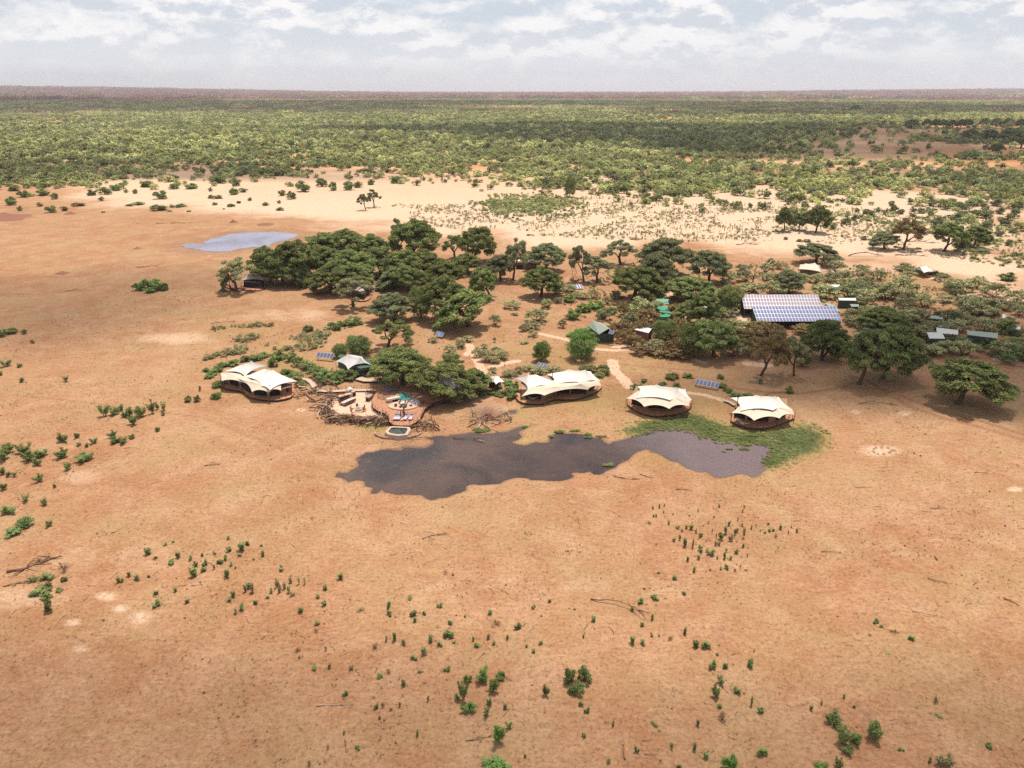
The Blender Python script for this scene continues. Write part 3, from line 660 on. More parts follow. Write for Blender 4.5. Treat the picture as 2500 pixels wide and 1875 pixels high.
for i, (u, v, w) in enumerate([(2224,314,36),(2262,312,24),(2282,312,24),(2303,313,24),(2324,314,24),(2344,313,24),(2362,312,28),(2400,309,24),(2430,309,26),(2460,310,28),(2490,312,30)]):
    if i == 0: tree(u, v, v - 23, w, 'umbrella0', 'dark', 'dark tree standing left of the tree line on the distant red plain', None, u)
    else: tree(u, v, v - 22, w, 'umbrella%d' % (i % 4), 'dark', 'dark umbrella tree in the tree line on the distant red plain', 'tree line on the distant red plain', u)
for (u, v, w, h, lab) in [(2365,345,44,30,'left dark tree of the clump on the distant red plain'),(2412,347,48,32,'middle dark tree of the clump on the distant red plain'),(2431,377,40,28,'small tree in front of the dark clump on the distant red plain'),(2462,350,50,38,'broad dark tree right in the clump on the distant red plain'),(2492,362,60,46,'darkest tree of the distant clump at the picture edge'),(2088,276,28,20,'single tree at the left end of the distant dark belt')]:
    tree(u, v, v - h, w, 'umbrella%d' % (int(u) % 4), 'dark', lab, None, u)
# ------------------------------------------------------------------ shrubs, saplings and dry bushes, one by one
f1 = cz(0, 640, 3.456); f2 = cz(0, 1100, 2.633); f3 = cz(1500, 1150, 3.687); f4 = cz(700, 1450, 2.765); f5 = cz(1500, 1450, 2.212); fl = cz(0, 380, 3.687); fm = cz(0, 200, 2.212)
def many(cvt, s, lst, kind, tone, label, group):
    for e in lst:
        X, Y = e[:2]; w = e[2] if len(e) > 2 else 28; h = e[3] if len(e) > 3 else w * (1.0 if kind in ('leafy', 'dome', 'twiggy') else 1.3)
        if len(e) > 4: t_, lb, gp = e[4], e[5] if len(e) > 5 else label, group if len(e) < 6 else None
        else: t_, lb, gp = tone, label, group
        u, v = cvt(X, Y); shrub(u, v, w / s, h / s, kind, t_, lb, gp)
many(f1, 3.456, [(100,565,110,70,'green','long low green shrub at the frame edge of the upper left plain'),(205,575,55,60,'green','squarish green shrub beside the long low one on the upper left plain'),(20,590,70,90,'green','tall green shrub cut by the frame, upper left plain'),(273,663,40,40,'green','tiny lone green shrub below the squarish one'),
 (1825,1110,85,90,'bright','bright round shrub just below the leftmost tent'),(1590,1140,62,85,'green','left one of two dark shrubs below the leftmost tent'),(1665,1140,62,85,'green','right one of two dark shrubs below the leftmost tent'),(1690,1060,26,60,'olive','thin shoot beside the leftmost tent')], 'leafy', 'green', None, None)
for i, (X, Y, w, h) in enumerate([(1180,190,100,110),(1250,165,120,120),(1330,180,130,130),(1395,200,70,90),(1270,225,90,70)]): u, v = f1(X, Y); shrub(u, v, w / 3.456, h / 3.456, 'leafy', 'bright', 'bright green shrub in the big lone thicket left of the grove', 'shrubs of the lone thicket left of the grove')
g_ = ('leafy shrub in the loose row below the leftmost tent', 'shrubs in the loose row below the leftmost tent')
many(f1, 3.456, [(885,1240,80,140),(965,1240,90,110),(1025,1215,60,80),(1085,1250,85,130),(1130,1320,80,120),(1195,1240,100,150),(1285,1210,60,160),(1330,1205,45,95),(1380,1210,50,100),(1375,1270,40,50),(1060,1275,70,80),(850,1215,40,60)], 'open', 'green', *g_)
g_ = ('green shrub in the scattered band along the left edge of the plain', 'shrubs in the band along the left edge of the plain')
many(f1, 3.456, [(55,845,80,90),(165,865,45),(10,930,45),(180,985,50),(560,975,48,70),(1335,1400,45,65),(950,1440,70),(975,1490,110,90),(1035,1495,80,80),(1110,1460,60,60),(535,1465,95),(655,1450,60),(795,1500,58),(665,1530,42),(735,1535,42),(50,1550,130,140),(210,1555,120,130),(350,1590,120,110),(525,1595,95),(720,1620,130,100)], 'open', 'green', *g_)
many(f2, 2.633, [(20,10,90),(180,20,80),(245,60,60),(395,15,62),(550,35,100,80),(437,90,50,80),(20,120,50),(50,145,40),(95,145,34),(28,220,50),(250,165,60,80),(353,222,28,40),(163,300,50,62),(285,320,45,70),(60,365,90,90),(320,455,55,70)], 'open', 'green', *g_)
many(f2, 2.633, [(165,435,110,110,'green','bushy dark shrub behind another, left edge of the plain'),(90,495,120,90,'green','lowest bushy dark shrub at the left edge of the plain')], 'leafy', 'green', None, None)
for X, Y, w, h in [(300,795,85,75),(255,880,110,80),(310,860,70,90),(300,920,70,70),(320,985,65,110),(215,815,50,60),(415,815,42,55),(382,885,50,45)]: u, v = f2(X, Y); shrub(u, v, w / 2.633, h / 2.633, 'leafy', 'dark', 'dark green shrub growing around the large fallen log', 'dark shrubs around the large fallen log')
g_ = ('leafy sprout on the open sand left of centre in front of the waterhole', 'sprouts on the sand below left of the waterhole')
many(f2, 2.633, [(955,640,55,65),(1000,680,24),(1065,595,26),(1115,578,22),(1143,660,40,60),(1100,705,60,50),(1230,680,34),(1300,660,28),(1470,550,32,45),(1480,622,42),(1555,605,62,80),(1590,590,34),(1540,665,26),(1630,692,20),(1690,655,34,60),(1250,770,66,90),(1255,720,34,60),(1320,710,44),(1310,750,44),(1410,700,54,45),(1450,680,36,50),(1490,720,30),(1460,775,50,90),(1515,745,22),(1380,740,18,50),(830,785,36),(880,808,42),(770,820,44),(955,800,24),(2090,877,42,50),(1130,890,30),(1000,905,36),(1010,970,60,60),(1205,955,36),(1640,965,36),(1555,1000,46,60),(1520,1025,36),(1930,1015,36,60),(2045,925,36),(2090,970,40),(2190,800,48),(1680,605,22),(1380,655,20)], 'sapling', 'green', *g_)
g_ = ('faded thin weed in the sparse patch of dry stalks', 'thin dry stalks on the lower left sand')
many(f2, 2.633, [(1600,850,40,90),(1625,870,40,110),(1580,880,30,70),(1780,840,30,90),(1800,870,30,100),(1830,850,30,90),(1855,880,30,80),(1745,890,30,60),(1815,740,50,60),(1500,910,40,70),(1480,940,40,60),(1925,820,22,90),(1960,830,20,70),(1870,820,26,80),(1880,910,30,60),(1720,930,30,50)], 'sapling', 'olive', *g_)
g_ = ('upright leafy whip in the dense sapling patch on the sand below the waterhole', 'saplings of the dense patch below the waterhole')
many(f3, 3.687, [(347,325,22,45),(405,310,24,55),(447,300,20,40),(443,360,20,40),(527,378,22),(350,395,22,40),(375,397,24,40),(490,450,26,60),(570,495,36,50),(610,525,24,40),(650,490,34,50),(690,495,50,60),(735,530,26,60),(775,560,46,65),(535,605,38,60),(590,590,32,70),(635,630,60,105),(700,640,36,110),(775,680,62,85),(845,450,22,45),(877,530,16,60),(915,575,18,60),(910,640,26,60),(940,640,34,60),(960,560,60,120),(1000,510,50,110),(1030,460,40,60),(1050,590,46,90),(1085,530,36,90),(1105,520,26,70),(1165,540,34,140),(1160,660,38,50),(1110,420,20,45),(1150,475,26,45),(1232,490,30,60),(1150,350,22,45),(1168,315,20,35),(943,300,24,50),(870,715,72,90),(835,705,30,50),(990,745,42,90),(1045,770,38,50),(1100,715,42,65),(1005,700,24,60),(925,770,22,50),(760,770,36,60),(660,780,42,65),(712,870,52,72),(1010,850,50,62),(955,860,34,50),(1130,850,18,55),(540,950,55,55),(365,1115,82,62),(240,1155,50,78),(628,1085,42,62),(160,1230,40,55),(1195,750,20,40),(1388,468,26,36),(1395,520,36,52),(1355,540,32,42),(1433,525,30,40),(1495,495,42,60),(1590,492,22),(1565,540,16,50),(1640,520,34,60),(1310,530,18,40),(400,905,34,30)], 'sapling', 'green', *g_)
g_ = ('brown leafless sprout near the dense sapling patch', 'brown sprouts near the sapling patch')
many(f3, 3.687, [(1087,885,36,34),(1450,580,30,40),(1185,885,34,26),(755,350,26,30),(310,460,50,24),(375,655,18,24)], 'twiggy', 'brown', *g_)
g_ = ('small leafy sprout on the nearest orange sand', 'sprouts on the nearest sand')
many(f4, 2.765, [(95,100,36,55),(205,190,42,46),(215,10,28),(260,50,34),(685,60,46,72),(695,120,46,50),(830,15,46,36),(845,120,60,60),(865,170,32,45),(930,120,30),(1035,65,42),(1105,180,38,52),(1205,140,22),(1370,115,42,45),(1565,210,52,66),(1665,80,36,34),(1775,38,32),(2075,160,38,66),(730,280,42,80),(670,295,26,60),(790,318,36,50),(970,285,52,80),(1070,260,60,70),(1110,270,50,60),(1035,325,42,50),(1130,320,24),(1285,330,42,60),(1260,290,26,50),(1360,280,32,50),(1400,325,26,45),(1490,280,28,60),(1715,320,38,52),(1670,378,32,50),(1620,345,26,34),(2000,280,28,36),(265,360,18,45),(185,480,52,50),(285,480,32,48),(925,380,50,72),(860,415,48,50),(1085,495,48,58),(900,515,30,34),(790,585,46,62),(625,545,54,36),(400,665,42,50),(955,695,22,66),(605,750,40,56),(630,830,22,36),(765,740,24,44),(880,930,36,66),(480,1025,42,40),(735,995,22),(385,930,22,36),(1475,755,36,52),(1985,730,36,54),(2028,775,42,60),(1610,1085,20,48),(2005,940,40,46),(2170,1120,40,40),(2205,870,24,60),(85,420,20)], 'sapling', 'green', *g_)
g_ = ('brown dried tuft on the nearest orange sand', 'dried tufts on the nearest sand')
many(f4, 2.765, [(195,240,40,30),(500,100,52,36),(600,345,56,50),(1415,185,60,40),(75,370,40,40),(440,490,52,44),(685,515,42,44),(705,775,26,30),(280,1030,26,28),(150,1140,34,44),(650,745,30,50)], 'twiggy', 'brown', *g_)
many(f4, 2.765, [(1325,525,110,130,'bright','pale green tall shrub at the top of the nearest shrub group'),(1385,600,90,140,'bright','pale green ragged shrub right in the nearest shrub group'),(1195,640,74,180,'green','tall dark cored shrub left in the nearest shrub group'),(1225,560,60,80,'bright','light leafy top behind the tall dark cored shrub'),(1230,750,92,100,'bright','spreading pale shrub under the tall dark cored one'),(1150,690,50,60,'bright','small pale sprig left of the spreading pale shrub'),(1345,790,50,80,'green','short dark shrub below the ragged pale shrub'),(1365,720,42,70,'bright','light leafy shoot over the short dark shrub'),(1750,640,52,105,'green','slim shrub left of the dense dark heart shaped one'),(1435,920,104,190,'bright','tall leafy shrub above the bottom edge shrub, dead branch beside it'),(1500,880,42,70,'bright','small leafy sprig right of the tall leafy shrub')], 'open', 'bright', None, None)
many(f4, 2.765, [(1905,530,95,150,'dark','left lobe of the dense dark heart shaped shrub in the foreground'),(2005,525,95,150,'dark','right lobe of the dense dark heart shaped shrub in the foreground'),(1955,610,110,120,'dark','lower part of the dense dark heart shaped shrub in the foreground'),(1445,535,72,84,'green','small dark shrub right of the pale green tall one'),(1410,1125,185,130,'bright','wide pale green shrub cut by the bottom of the frame')], 'leafy', 'dark', None, None)
g_ = ('small leafy sprout on the lower right sand', 'sprouts on the lower right sand')
many(f5, 2.212, [(215,10,36,40),(145,30,36,45),(95,75,26),(205,115,26,62),(153,160,26,38),(97,240,40,66),(150,255,32,50),(200,215,16,40),(240,220,12,30),(378,195,30,62),(440,265,44,60),(490,262,50,66),(530,370,46,76),(598,375,34,60),(553,318,20),(730,365,50,66),(757,300,20),(660,510,52,50),(740,565,26,90),(795,620,42,50),(450,690,26,50),(213,700,42,26),(118,830,30,52),(307,810,22,62),(430,820,32,62),(495,865,40,50),(345,925,28,40),(1412,138,38,42),(1440,165,26),(1595,225,42,48),(1475,317,32,20),(1525,340,30,20),(1060,610,22,50),(1118,580,18,50),(1240,550,16,40),(1293,605,20,30),(1015,595,22,18),(1545,830,32,38),(1748,650,42,34),(2020,818,46,46),(570,600,34,36),(790,835,60,70),(1700,890,24,50)], 'sapling', 'green', *g_)
g_ = ('brown dried tuft on the lower right sand', 'dried tufts on the lower right sand')
many(f5, 2.212, [(305,235,40,30),(585,655,52,60),(1562,342,30,18),(1735,570,32,44),(1380,220,30,18),(1510,200,44,24)], 'twiggy', 'brown', *g_)
many(f5, 2.212, [(550,520,56,100,'green','tall dark leafy shrub with a twin top on the lower right sand'),(570,460,44,60,'green','small bright top of the twin topped shrub on the lower right sand'),(1175,655,90,110,'green','upper left shrub of the foreground group of three'),(1235,750,80,150,'green','middle long shrub of the foreground group of three'),(1300,760,80,90,'bright','ragged leaf fan right of the long middle foreground shrub'),(1265,830,70,70,'green','low foot of the long middle foreground shrub'),(1400,725,92,150,'green','separate tall shrub right of the foreground group of three'),(1205,905,50,90,'green','narrow shrub cut by the bottom edge under the group of three'),(1110,915,90,60,'bright','spindly pale shrub cut by the bottom edge'),(1775,885,80,95,'olive','olive dry looking shrub near the lower right corner'),(625,890,96,110,'bright','round pale shrub at the bottom edge right of centre')], 'open', 'green', None, None)
g_ = ('green shrub on the white sand in front of the bushland', 'shrubs on the white sand below the bushland')
many(fl, 3.687, [(415,225,130,75),(215,335,95,95),(295,340,42),(390,320,130,90),(500,360,62,75),(585,470,62,60),(915,380,56,60),(830,325,100,75),(945,310,110,90),(1040,280,100,80),(1220,315,50,60),(1135,315,42),(1325,250,125,75),(1450,340,120,115),(1430,455,145,85),(1550,450,62,36),(1610,452,52,34),(1255,425,100,38),(1170,440,80,30),(930,503,42,20),(1525,495,42,20),(1700,495,42,22),(1730,265,125,75),(1895,300,40,50),(1900,365,62,45),(1960,365,90,50),(2110,310,80,85),(1935,430,52,34),(2080,445,62,34),(2150,415,36,36),(2015,475,26,18),(2130,230,100,100),(1960,210,140,90),(1570,265,90,80),(110,395,100,115),(180,470,50,60)], 'leafy', 'green', *g_)
many(fl, 3.687, [(140,285,135,70,'dark','dark low shrub among the first shrubs at the left frame edge'),(465,470,95,95,'dark','single dark compact shrub on the sand left of the far pan'),(705,430,115,50,'brown','brownish straggling shrub right of the dark compact one'),(360,435,66,48,'brown','small brown green shrub left of the dark compact one')], 'leafy', 'dark', None, None)
many(fm, 2.212, [(1265,590,46,44),(1315,580,46,36),(1350,630,26,30),(1160,655,36,22),(1247,663,42,22),(1290,647,22),(1435,655,42,26),(1507,645,24),(1515,685,52,18),(1525,595,40,48),(1575,605,50,66),(1640,560,80,76),(1800,560,50,60),(1885,555,62,66),(1930,550,42,50),(2005,538,50,40),(1735,540,60,60),(2140,520,70,60),(980,665,62,20)], 'leafy', 'green', *g_)
# bushes inside and around the camp, one list: u, v, w, h, kind, tone
g_ = ('green bush in the thicket around the grey reception tent', 'bushes around the grey reception tent')
for u, v, w, h in [(680,862,38,36),(668,880,30,30),(712,866,30,34),(727,880,30,28),(752,886,44,34),(775,905,46,36),(800,905,50,44),(830,908,46,44),(858,908,44,40),(700,905,36,24),(725,915,34,28),(735,935,30,22),(820,922,40,32),(785,925,36,26),(695,920,32,18)]: shrub(u, v, w, h, 'dome' if int(u) % 2 else 'leafy', 'green', *g_)
g_ = ('green shrub in the strip behind the leftmost tent', 'shrubs in the strip behind the leftmost tent')
for u, v, w, h in [(545,885,30,22),(532,897,28,22),(520,905,30,20),(510,915,24,16),(535,932,34,30),(570,880,34,24),(600,872,30,22),(625,868,34,24),(645,862,30,20),(612,888,26,16),(505,900,22,14)]: shrub(u, v, w, h, 'leafy', 'green', *g_)
for u, v, w, h, lb in [(865,778,40,34,'round green bush in front of the pale green acacia'),(752,797,28,26,'small green bush above the thorn scrub left of the grove front'),(822,795,24,26,'bush left of the round green bush, upper'),(808,790,22,18,'olive bush farthest left in the row beside the round green bush'),(835,785,30,22,'olive bush directly left of the round green bush')]: shrub(u, v, w, h, 'leafy', 'green', lb, None)
zc3 = cz(1200, 520, 4.424)
g_ = ('olive thorn bush on the sand between the grove and the green roofed house', 'thorn bushes between grove and green roofed house')
many(zc3, 4.424, [(220,980,190,110),(490,1100,250,180),(430,1200,180,120),(340,1240,90,90),(450,1290,110,100),(770,1190,100,110),(40,1150,130,150),(250,1085,80,40),(700,820,200,150),(820,800,200,100),(600,970,150,120),(1340,880,130,120),(1100,870,110,120),(1000,890,150,100),(920,880,120,90),(720,940,90,80),(1250,940,110,110)], 'dome', 'olive', *g_)
many(zc3, 4.424, [(840,910,160,120),(1000,1010,170,130),(1130,970,180,150),(1280,1030,170,130),(880,1080,170,150),(1180,1060,150,110),(1450,1000,130,140),(1010,1260,280,170),(870,1300,150,80)], 'leafy', 'bright', 'leafy green bush in the chain above the green roofed house', 'green bushes above the green roofed house')
zb1 = cz(900, 820, 4.424)
g_ = ('dry olive bush beside the sand path right of the lodge trees', 'dry bushes beside the path right of the lodge trees')
many(zb1, 4.424, [(1170,170,110,120),(1260,200,150,150),(1380,150,130,110),(1450,190,170,120),(1340,250,160,80),(1250,100,80,70),(700,30,110,80),(880,130,150,110),(1000,70,140,120),(1080,20,130,80),(900,210,140,110),(1360,40,40,60),(1680,60,90,50),(1530,390,180,90),(1740,330,160,90),(1860,370,200,80),(2000,370,200,60),(1340,360,90,80),(1300,410,100,60),(1620,360,100,90)], 'dome', 'olive', *g_)
many(zb1, 4.424, [(1500,480,160,90),(1540,560,150,140),(1440,600,160,110),(1350,600,140,80),(1540,640,130,110),(1240,560,120,90),(1220,620,90,70),(1590,520,90,110),(1400,540,100,80)], 'leafy', 'green', 'green bush around the small white canopy', 'bushes around the small white canopy')
many(cz(1200, 800, 5.53), 5.53, [(1500,540,170,140),(1340,540,200,90),(1450,620,150,90),(1240,530,150,70),(1560,600,110,90)], 'dome', 'green', 'green thorn bush behind the long double tent', 'thorn bushes behind the long double tent')
zr5 = cz(1500, 850, 4.424)
many(zr5, 4.424, [(625,280,150,120,'green','dark bush with a dry stem heap behind the third tent'),(790,280,130,80,'green','low bush right of the dark bush behind the third tent'),(320,340,80,70,'green','bush left of the third tent roof, upper'),(240,400,130,110,'green','bush touching the back left of the third tent'),(1145,290,80,90,'green','bush right above the six panel array'),(1890,435,110,110,'green','lone round green bush above the fourth tent'),(1580,350,44,80,'green','small dark shoot below the slanting trunk')], 'leafy', 'green', None, None)
many(zr5, 4.424, [(1170,390,110,80),(1230,440,120,80),(1300,480,130,80),(1360,500,110,70),(1440,490,100,60),(520,370,90,70),(670,380,90,70)], 'leafy', 'green', 'green bush in the row behind the fourth tent', 'bushes behind the fourth tent')
g_ = ('brown olive thorn bush in the thicket left of the big solar arrays', 'brown thicket left of the big solar arrays')
for u, v, w, h in [(1560,750,60,60),(1540,780,50,50),(1580,770,60,50),(1570,800,60,50),(1520,800,50,40),(1545,830,50,40),(1525,815,50,40),(1600,750,40,40),(1585,715,60,40),(1650,760,50,50),(1655,790,50,40),(1660,820,60,50),(1640,845,60,40),(1600,840,60,40),(1570,850,60,30),(1500,800,40,30),(1620,860,50,26),(1660,865,50,26),(1475,765,40,36),(1520,755,40,40),(1850,800,70,50),(1820,820,60,50),(1880,800,60,40),(1900,830,60,60),(1770,820,50,50),(1960,800,60,30),(1850,850,60,50)]: shrub(u, v, w, h, 'dome', 'brown' if int(v) % 3 else 'olive', *g_)
g_ = ('pale olive thorn bush in the wide scrub right of the big solar arrays', 'pale thorn scrub right of the big solar arrays')
rs = random.Random(5)
pts = []
while len(pts) < 92:
    u = rs.uniform(1760, 2500); v = rs.uniform(640, 860)
    if not (v > 640 + 0.0 * u and v < 890): continue
    if 1805 < u < 2050 and v > 712: continue
    if v > 720 + (2500 - u) * .35 and u < 2200: continue
    if v < 640 + max(0, (u - 2100)) * .17: continue
    if min([9] + [math.hypot((u - a) / 26, (v - b_) / 13) for a, b_ in pts]) < 1: continue
    pts.append((u, v))
for u, v in pts: w = rs.uniform(36, 62) * (.8 if v < 690 else 1.1); shrub(u, v, w, w * rs.uniform(.6, .85), 'dome', rs.choice(['olive', 'olive', 'grey', 'olive']), 'pale olive thorn bush ' + ('behind the left end of the big solar arrays' if u < 1900 else 'between the beige gabled tent and the solar arrays' if u < 2050 else 'on the sand between the beige tent and the dark safari vehicle' if u < 2250 and v < 700 else 'between the green container and the flat dark crown' if u < 2250 else 'in the scrub directly above the long low roofs' if u < 2400 and v < 760 else 'beside the pale track at the far right' if v < 770 else 'growing around the long low roofs'), g_[1])
for u, v, w, h, tn, lb in [(2458,672,42,30,'green','lone round dark green bush on the sand at the far right'),(1882,637,26,24,'green','small round bush on a short stem by the bleached dead tree'),(2100,650,20,20,'green','small dark bush beside the small beige tent'),(2300,668,30,20,'green','low bush right of the dark safari vehicle'),(2215,655,60,16,'grey','low grass green mound left of the white tent roof'),(2450,790,50,50,'dark','dark round bush right of the long low roofs'),(2480,800,44,40,'dark','dark bush at the frame edge right of the long low roofs'),(2412,738,60,60,'olive','dense olive bush above the long low roofs'),(2370,745,60,50,'olive','tall olive bush left of the dense one above the long low roofs')]: shrub(u, v, w, h, 'leafy', tn, lb, None)
g_ = ('olive green bush below the long low roofs', 'bushes below the long low roofs')
for u, v, w, h in [(2440,850,60,40),(2480,855,60,46),(2420,835,50,30),(2470,835,50,30),(2380,845,40,20),(2330,835,40,20),(2300,838,40,24),(2455,870,50,30),(2500,870,40,30),(2280,850,40,30)]: shrub(u, v, w, h, 'dome', 'green', *g_)
g_ = ('small green bush on the far sand around the two upright trees', 'bushes on the far sand at the right')
z6 = cz(1850, 480, 3.403)
many(z6, 3.403, [(730,190,90,90),(800,170,70,70),(900,120,70,60),(940,130,70,70),(1000,100,60,60),(1060,120,60,70),(1130,100,80,90),(1110,50,50,70),(1180,120,60,60),(1290,100,60,60),(1350,110,90,60),(1430,100,90,70),(1490,190,90,110),(1650,160,120,100),(1700,150,110,110),(1780,130,90,120),(1900,110,100,130),(2050,190,110,110),(2130,130,80,110),(2150,60,90,110),(2120,280,90,50),(2000,290,80,90),(2080,375,80,70),(1940,350,90,50),(2130,470,60,60),(2010,110,90,80),(820,110,40,50),(620,240,60,70),(700,320,30,34),(880,340,60,50),(350,360,60,34),(410,360,60,40),(230,340,40,40),(1440,30,90,110),(1600,40,120,90),(1700,60,120,90),(1820,40,120,90),(1980,40,120,90),(380,70,60,100),(1850,440,120,60),(1900,450,60,50)], 'leafy', 'grey', *g_)
# ------------------------------------------------------------------ fallen wood, logs, ant hills
def at(c, X, Y): return c(X, Y)
for i, (u, v, l, rz, lab, mt, n, th) in enumerate([
 (85,1378,7.5,.62,'long grey fallen log on pale sand around the dark shrubs','deadwood',12,.26),(150,1390,4.2,-.9,'tangle of roots at the right end of the long fallen log','deadwood',20,.10),(50,1425,4.6,.35,'pile of dry sticks at the left end of the long fallen log','deadwood',24,.08),
 (1063,1310,4.6,.35,'forked dead branch on the sand below the waterhole','deadwood',5,.10),(518,1136,3.2,.2,'crossed dead branches alone on the open left plain','deadwood',6,.10),(1515,1480,9,-.35,'long thin dead branch on the lower right plain','deadwood',5,.10),
 (815,1722,4.2,.05,'curved pale stick on the lower left sand','palewood',1,.08),(1170,1803,3.2,.25,'twiggy dead branch beside the tall foreground shrub','deadwood',7,.07),(1525,1835,2.2,1.5,'upright dead stick at the bottom edge','deadwood',3,.09),
 (1665,1685,5,-1.0,'thin bent stick lying below the slim foreground shrubs','deadwood',2,.05),(1530,1168,5,-.25,'straight log just below the narrow middle of the waterhole','deadwood',1,.13),(1578,1163,2.6,-.6,'short dark log next to the straight one below the waterhole','deadwood',1,.13),
 (1670,1196,3.0,-.15,'short bent log below the right lobe of the waterhole','deadwood',1,.08),(2143,987,9,-.12,'long dark log by the white patches left of the tyre tracks','deadwood',3,.12),(2340,1540,5,-.3,'dead branch on the right side of the near plain','deadwood',2,.07),
 (2455,1850,3.5,-.5,'branching dead wood near the bottom right corner','deadwood',5,.08),(2390,1770,5,.1,'pale crooked branch above the bottom right corner','deadwood',5,.05),(2470,1470,2.2,-.9,'short thick stick at the right frame edge','deadwood',1,.1),
 (2295,1418,3.5,-.4,'dark slim branch on the right plain','deadwood',1,.08),(2285,1362,1.3,1.4,'small upright stump on the right plain','deadwood',0,.13),(2030,1348,3.2,-.1,'bent branch with a dark clod right of the sapling patch','deadwood',2,.07),
 (2108,1190,3.5,.05,'slim straight stick on the middle right plain','deadwood',0,.07),(2295,1242,3.4,-.02,'thin knotted stick on the middle right plain','deadwood',1,.06),(2405,1155,4,-.1,'dark bent stick near the white bone heap','deadwood',1,.06),
 (1230,1655,2.2,-.5,'short log beside the ragged pale shrub','deadwood',1,.1),(1260,1590,2.6,-.6,'pale bent stick above the nearest shrub group','palewood',2,.06),(1190,1575,2.4,-1.1,'thin pale twig above the nearest shrub group','palewood',1,.04),
 (360,652,9,.15,'forked dead branch on the upper left plain, above the lone thicket','deadwood',3,.16),(190,710,9,.12,'long thin dead stem with a dry tuft on the upper left plain','deadwood',2,.12),(60,718,5,.1,'thin stick at the upper left of the plain','deadwood',1,.08),
 (545,790,8,.1,'dead branch at the top of the weedy slope behind the leftmost tent','deadwood',5,.12),(608,800,7,-.05,'second dead branch on the weedy slope behind the leftmost tent','deadwood',4,.12),(620,711,7,-.4,'dead branch on the sand below the left grove tent','deadwood',6,.10),
 (1195,744,10,.35,'pale fallen log right of the grove corner','palewood',2,.22),(1238,650,0.1,0,'','',0,0),(1825,598,12,.1,'heap of dead wood on the far sand beyond the pale acacias','deadwood',9,.2),(2115,626,16,-.05,'long fallen trunk on the far sand behind the beige tent','deadwood',3,.28),
 (2225,625,14,-.15,'dead branches under the brown V stemmed tree','deadwood',8,.22),(2245,592,14,-.2,'leaning dead trunk between the far trees','deadwood',5,.3),(1908,965,9,.1,'curved dark log under the olive and brownish trees','deadwood',1,.10),(2470,895,9,-.15,'pile of brown branches right of the lone broad acacia','deadwood',9,.14),
 (425,545,20,.1,'long dark fallen stem left of the far pan','deadwood',2,.2),(345,546,10,.05,'short dark stem at the left of the far pan','deadwood',1,.2),(320,1095,3.0,.0,'thin stick under the loose row of shrubs','deadwood',0,.06),(2265,1500,4,-.35,'thin dead twig on the right side of the near plain','deadwood',1,.05),
 (1300,768,4,.2,'log beside the thorn bushes near the grove','deadwood',1,.12)]):
    if l > 1: deadwood(u, v, l, rz, lab, mt, None, 300 + i, n, th)
def mound(u, v, r, h, label, cat='termite mound', col='mound', name='termite_mound'):
    _, p = mpp(u, v); mb = MB(); n = 14; rr = random.Random(int(u + v)); vs = [(0, 0, h)]
    for k, (q, z) in enumerate([(.12, .9), (.3, .6), (.6, .3), (1, 0)]):
        for i in range(n): a = 6.28 * i / n; w = q * rr.uniform(.8, 1.2) * r; vs.append((w * math.cos(a), w * math.sin(a), h * z * rr.uniform(.85, 1.1) if z else -.1))
    fs = [(0, 1 + i, 1 + (i + 1) % n) for i in range(n)]
    for k in range(3): fs += [(1 + k * n + i, 1 + (k + 1) * n + i, 1 + (k + 1) * n + (i + 1) % n, 1 + k * n + (i + 1) % n) for i in range(n)]
    mb.add(vs, fs); return tag(obj(name, mb.mesh(name, [M[col]], True), None, (p.x, p.y, 0)), label, cat)
M['mound'] = mat('mound_earth', (.19, .085, .055), .95, var=.3, vscale=2); M['greymound'] = mat('grey_earth', (.30, .19, .14), .95, var=.3, vscale=2)
mound(8, 532, 16, 3.2, 'dark red earth mound at the left frame edge'); mound(152, 667, 3, .9, 'small pointed mound left of the lone thicket'); mound(570, 543, 2.6, 1.8, 'pointed mound behind the far pan')
mound(172, 522, 4, 1.4, 'dark mound with a dead stem left of the far pan'); mound(335, 607, 2.2, .9, 'small dark mound left of the far pan'); mound(648, 548, 6, .9, 'low dark mound on the far shore of the far pan'); mound(1552, 583, 3, 1.0, 'small brown mound on the pale far sand')
for i in range(12):
    a = i * .52; u, v = 2155 + 26 * math.cos(a) + rs.uniform(-4, 4), 1101 - 7 * math.sin(a) + rs.uniform(-2, 2)
    tag(mound(u, v, .38, .3, None, None, 'greymound', 'clod'), 'brown clod in the ring on the white sand patch', 'clod', 'ring of clods on the white sand patch')
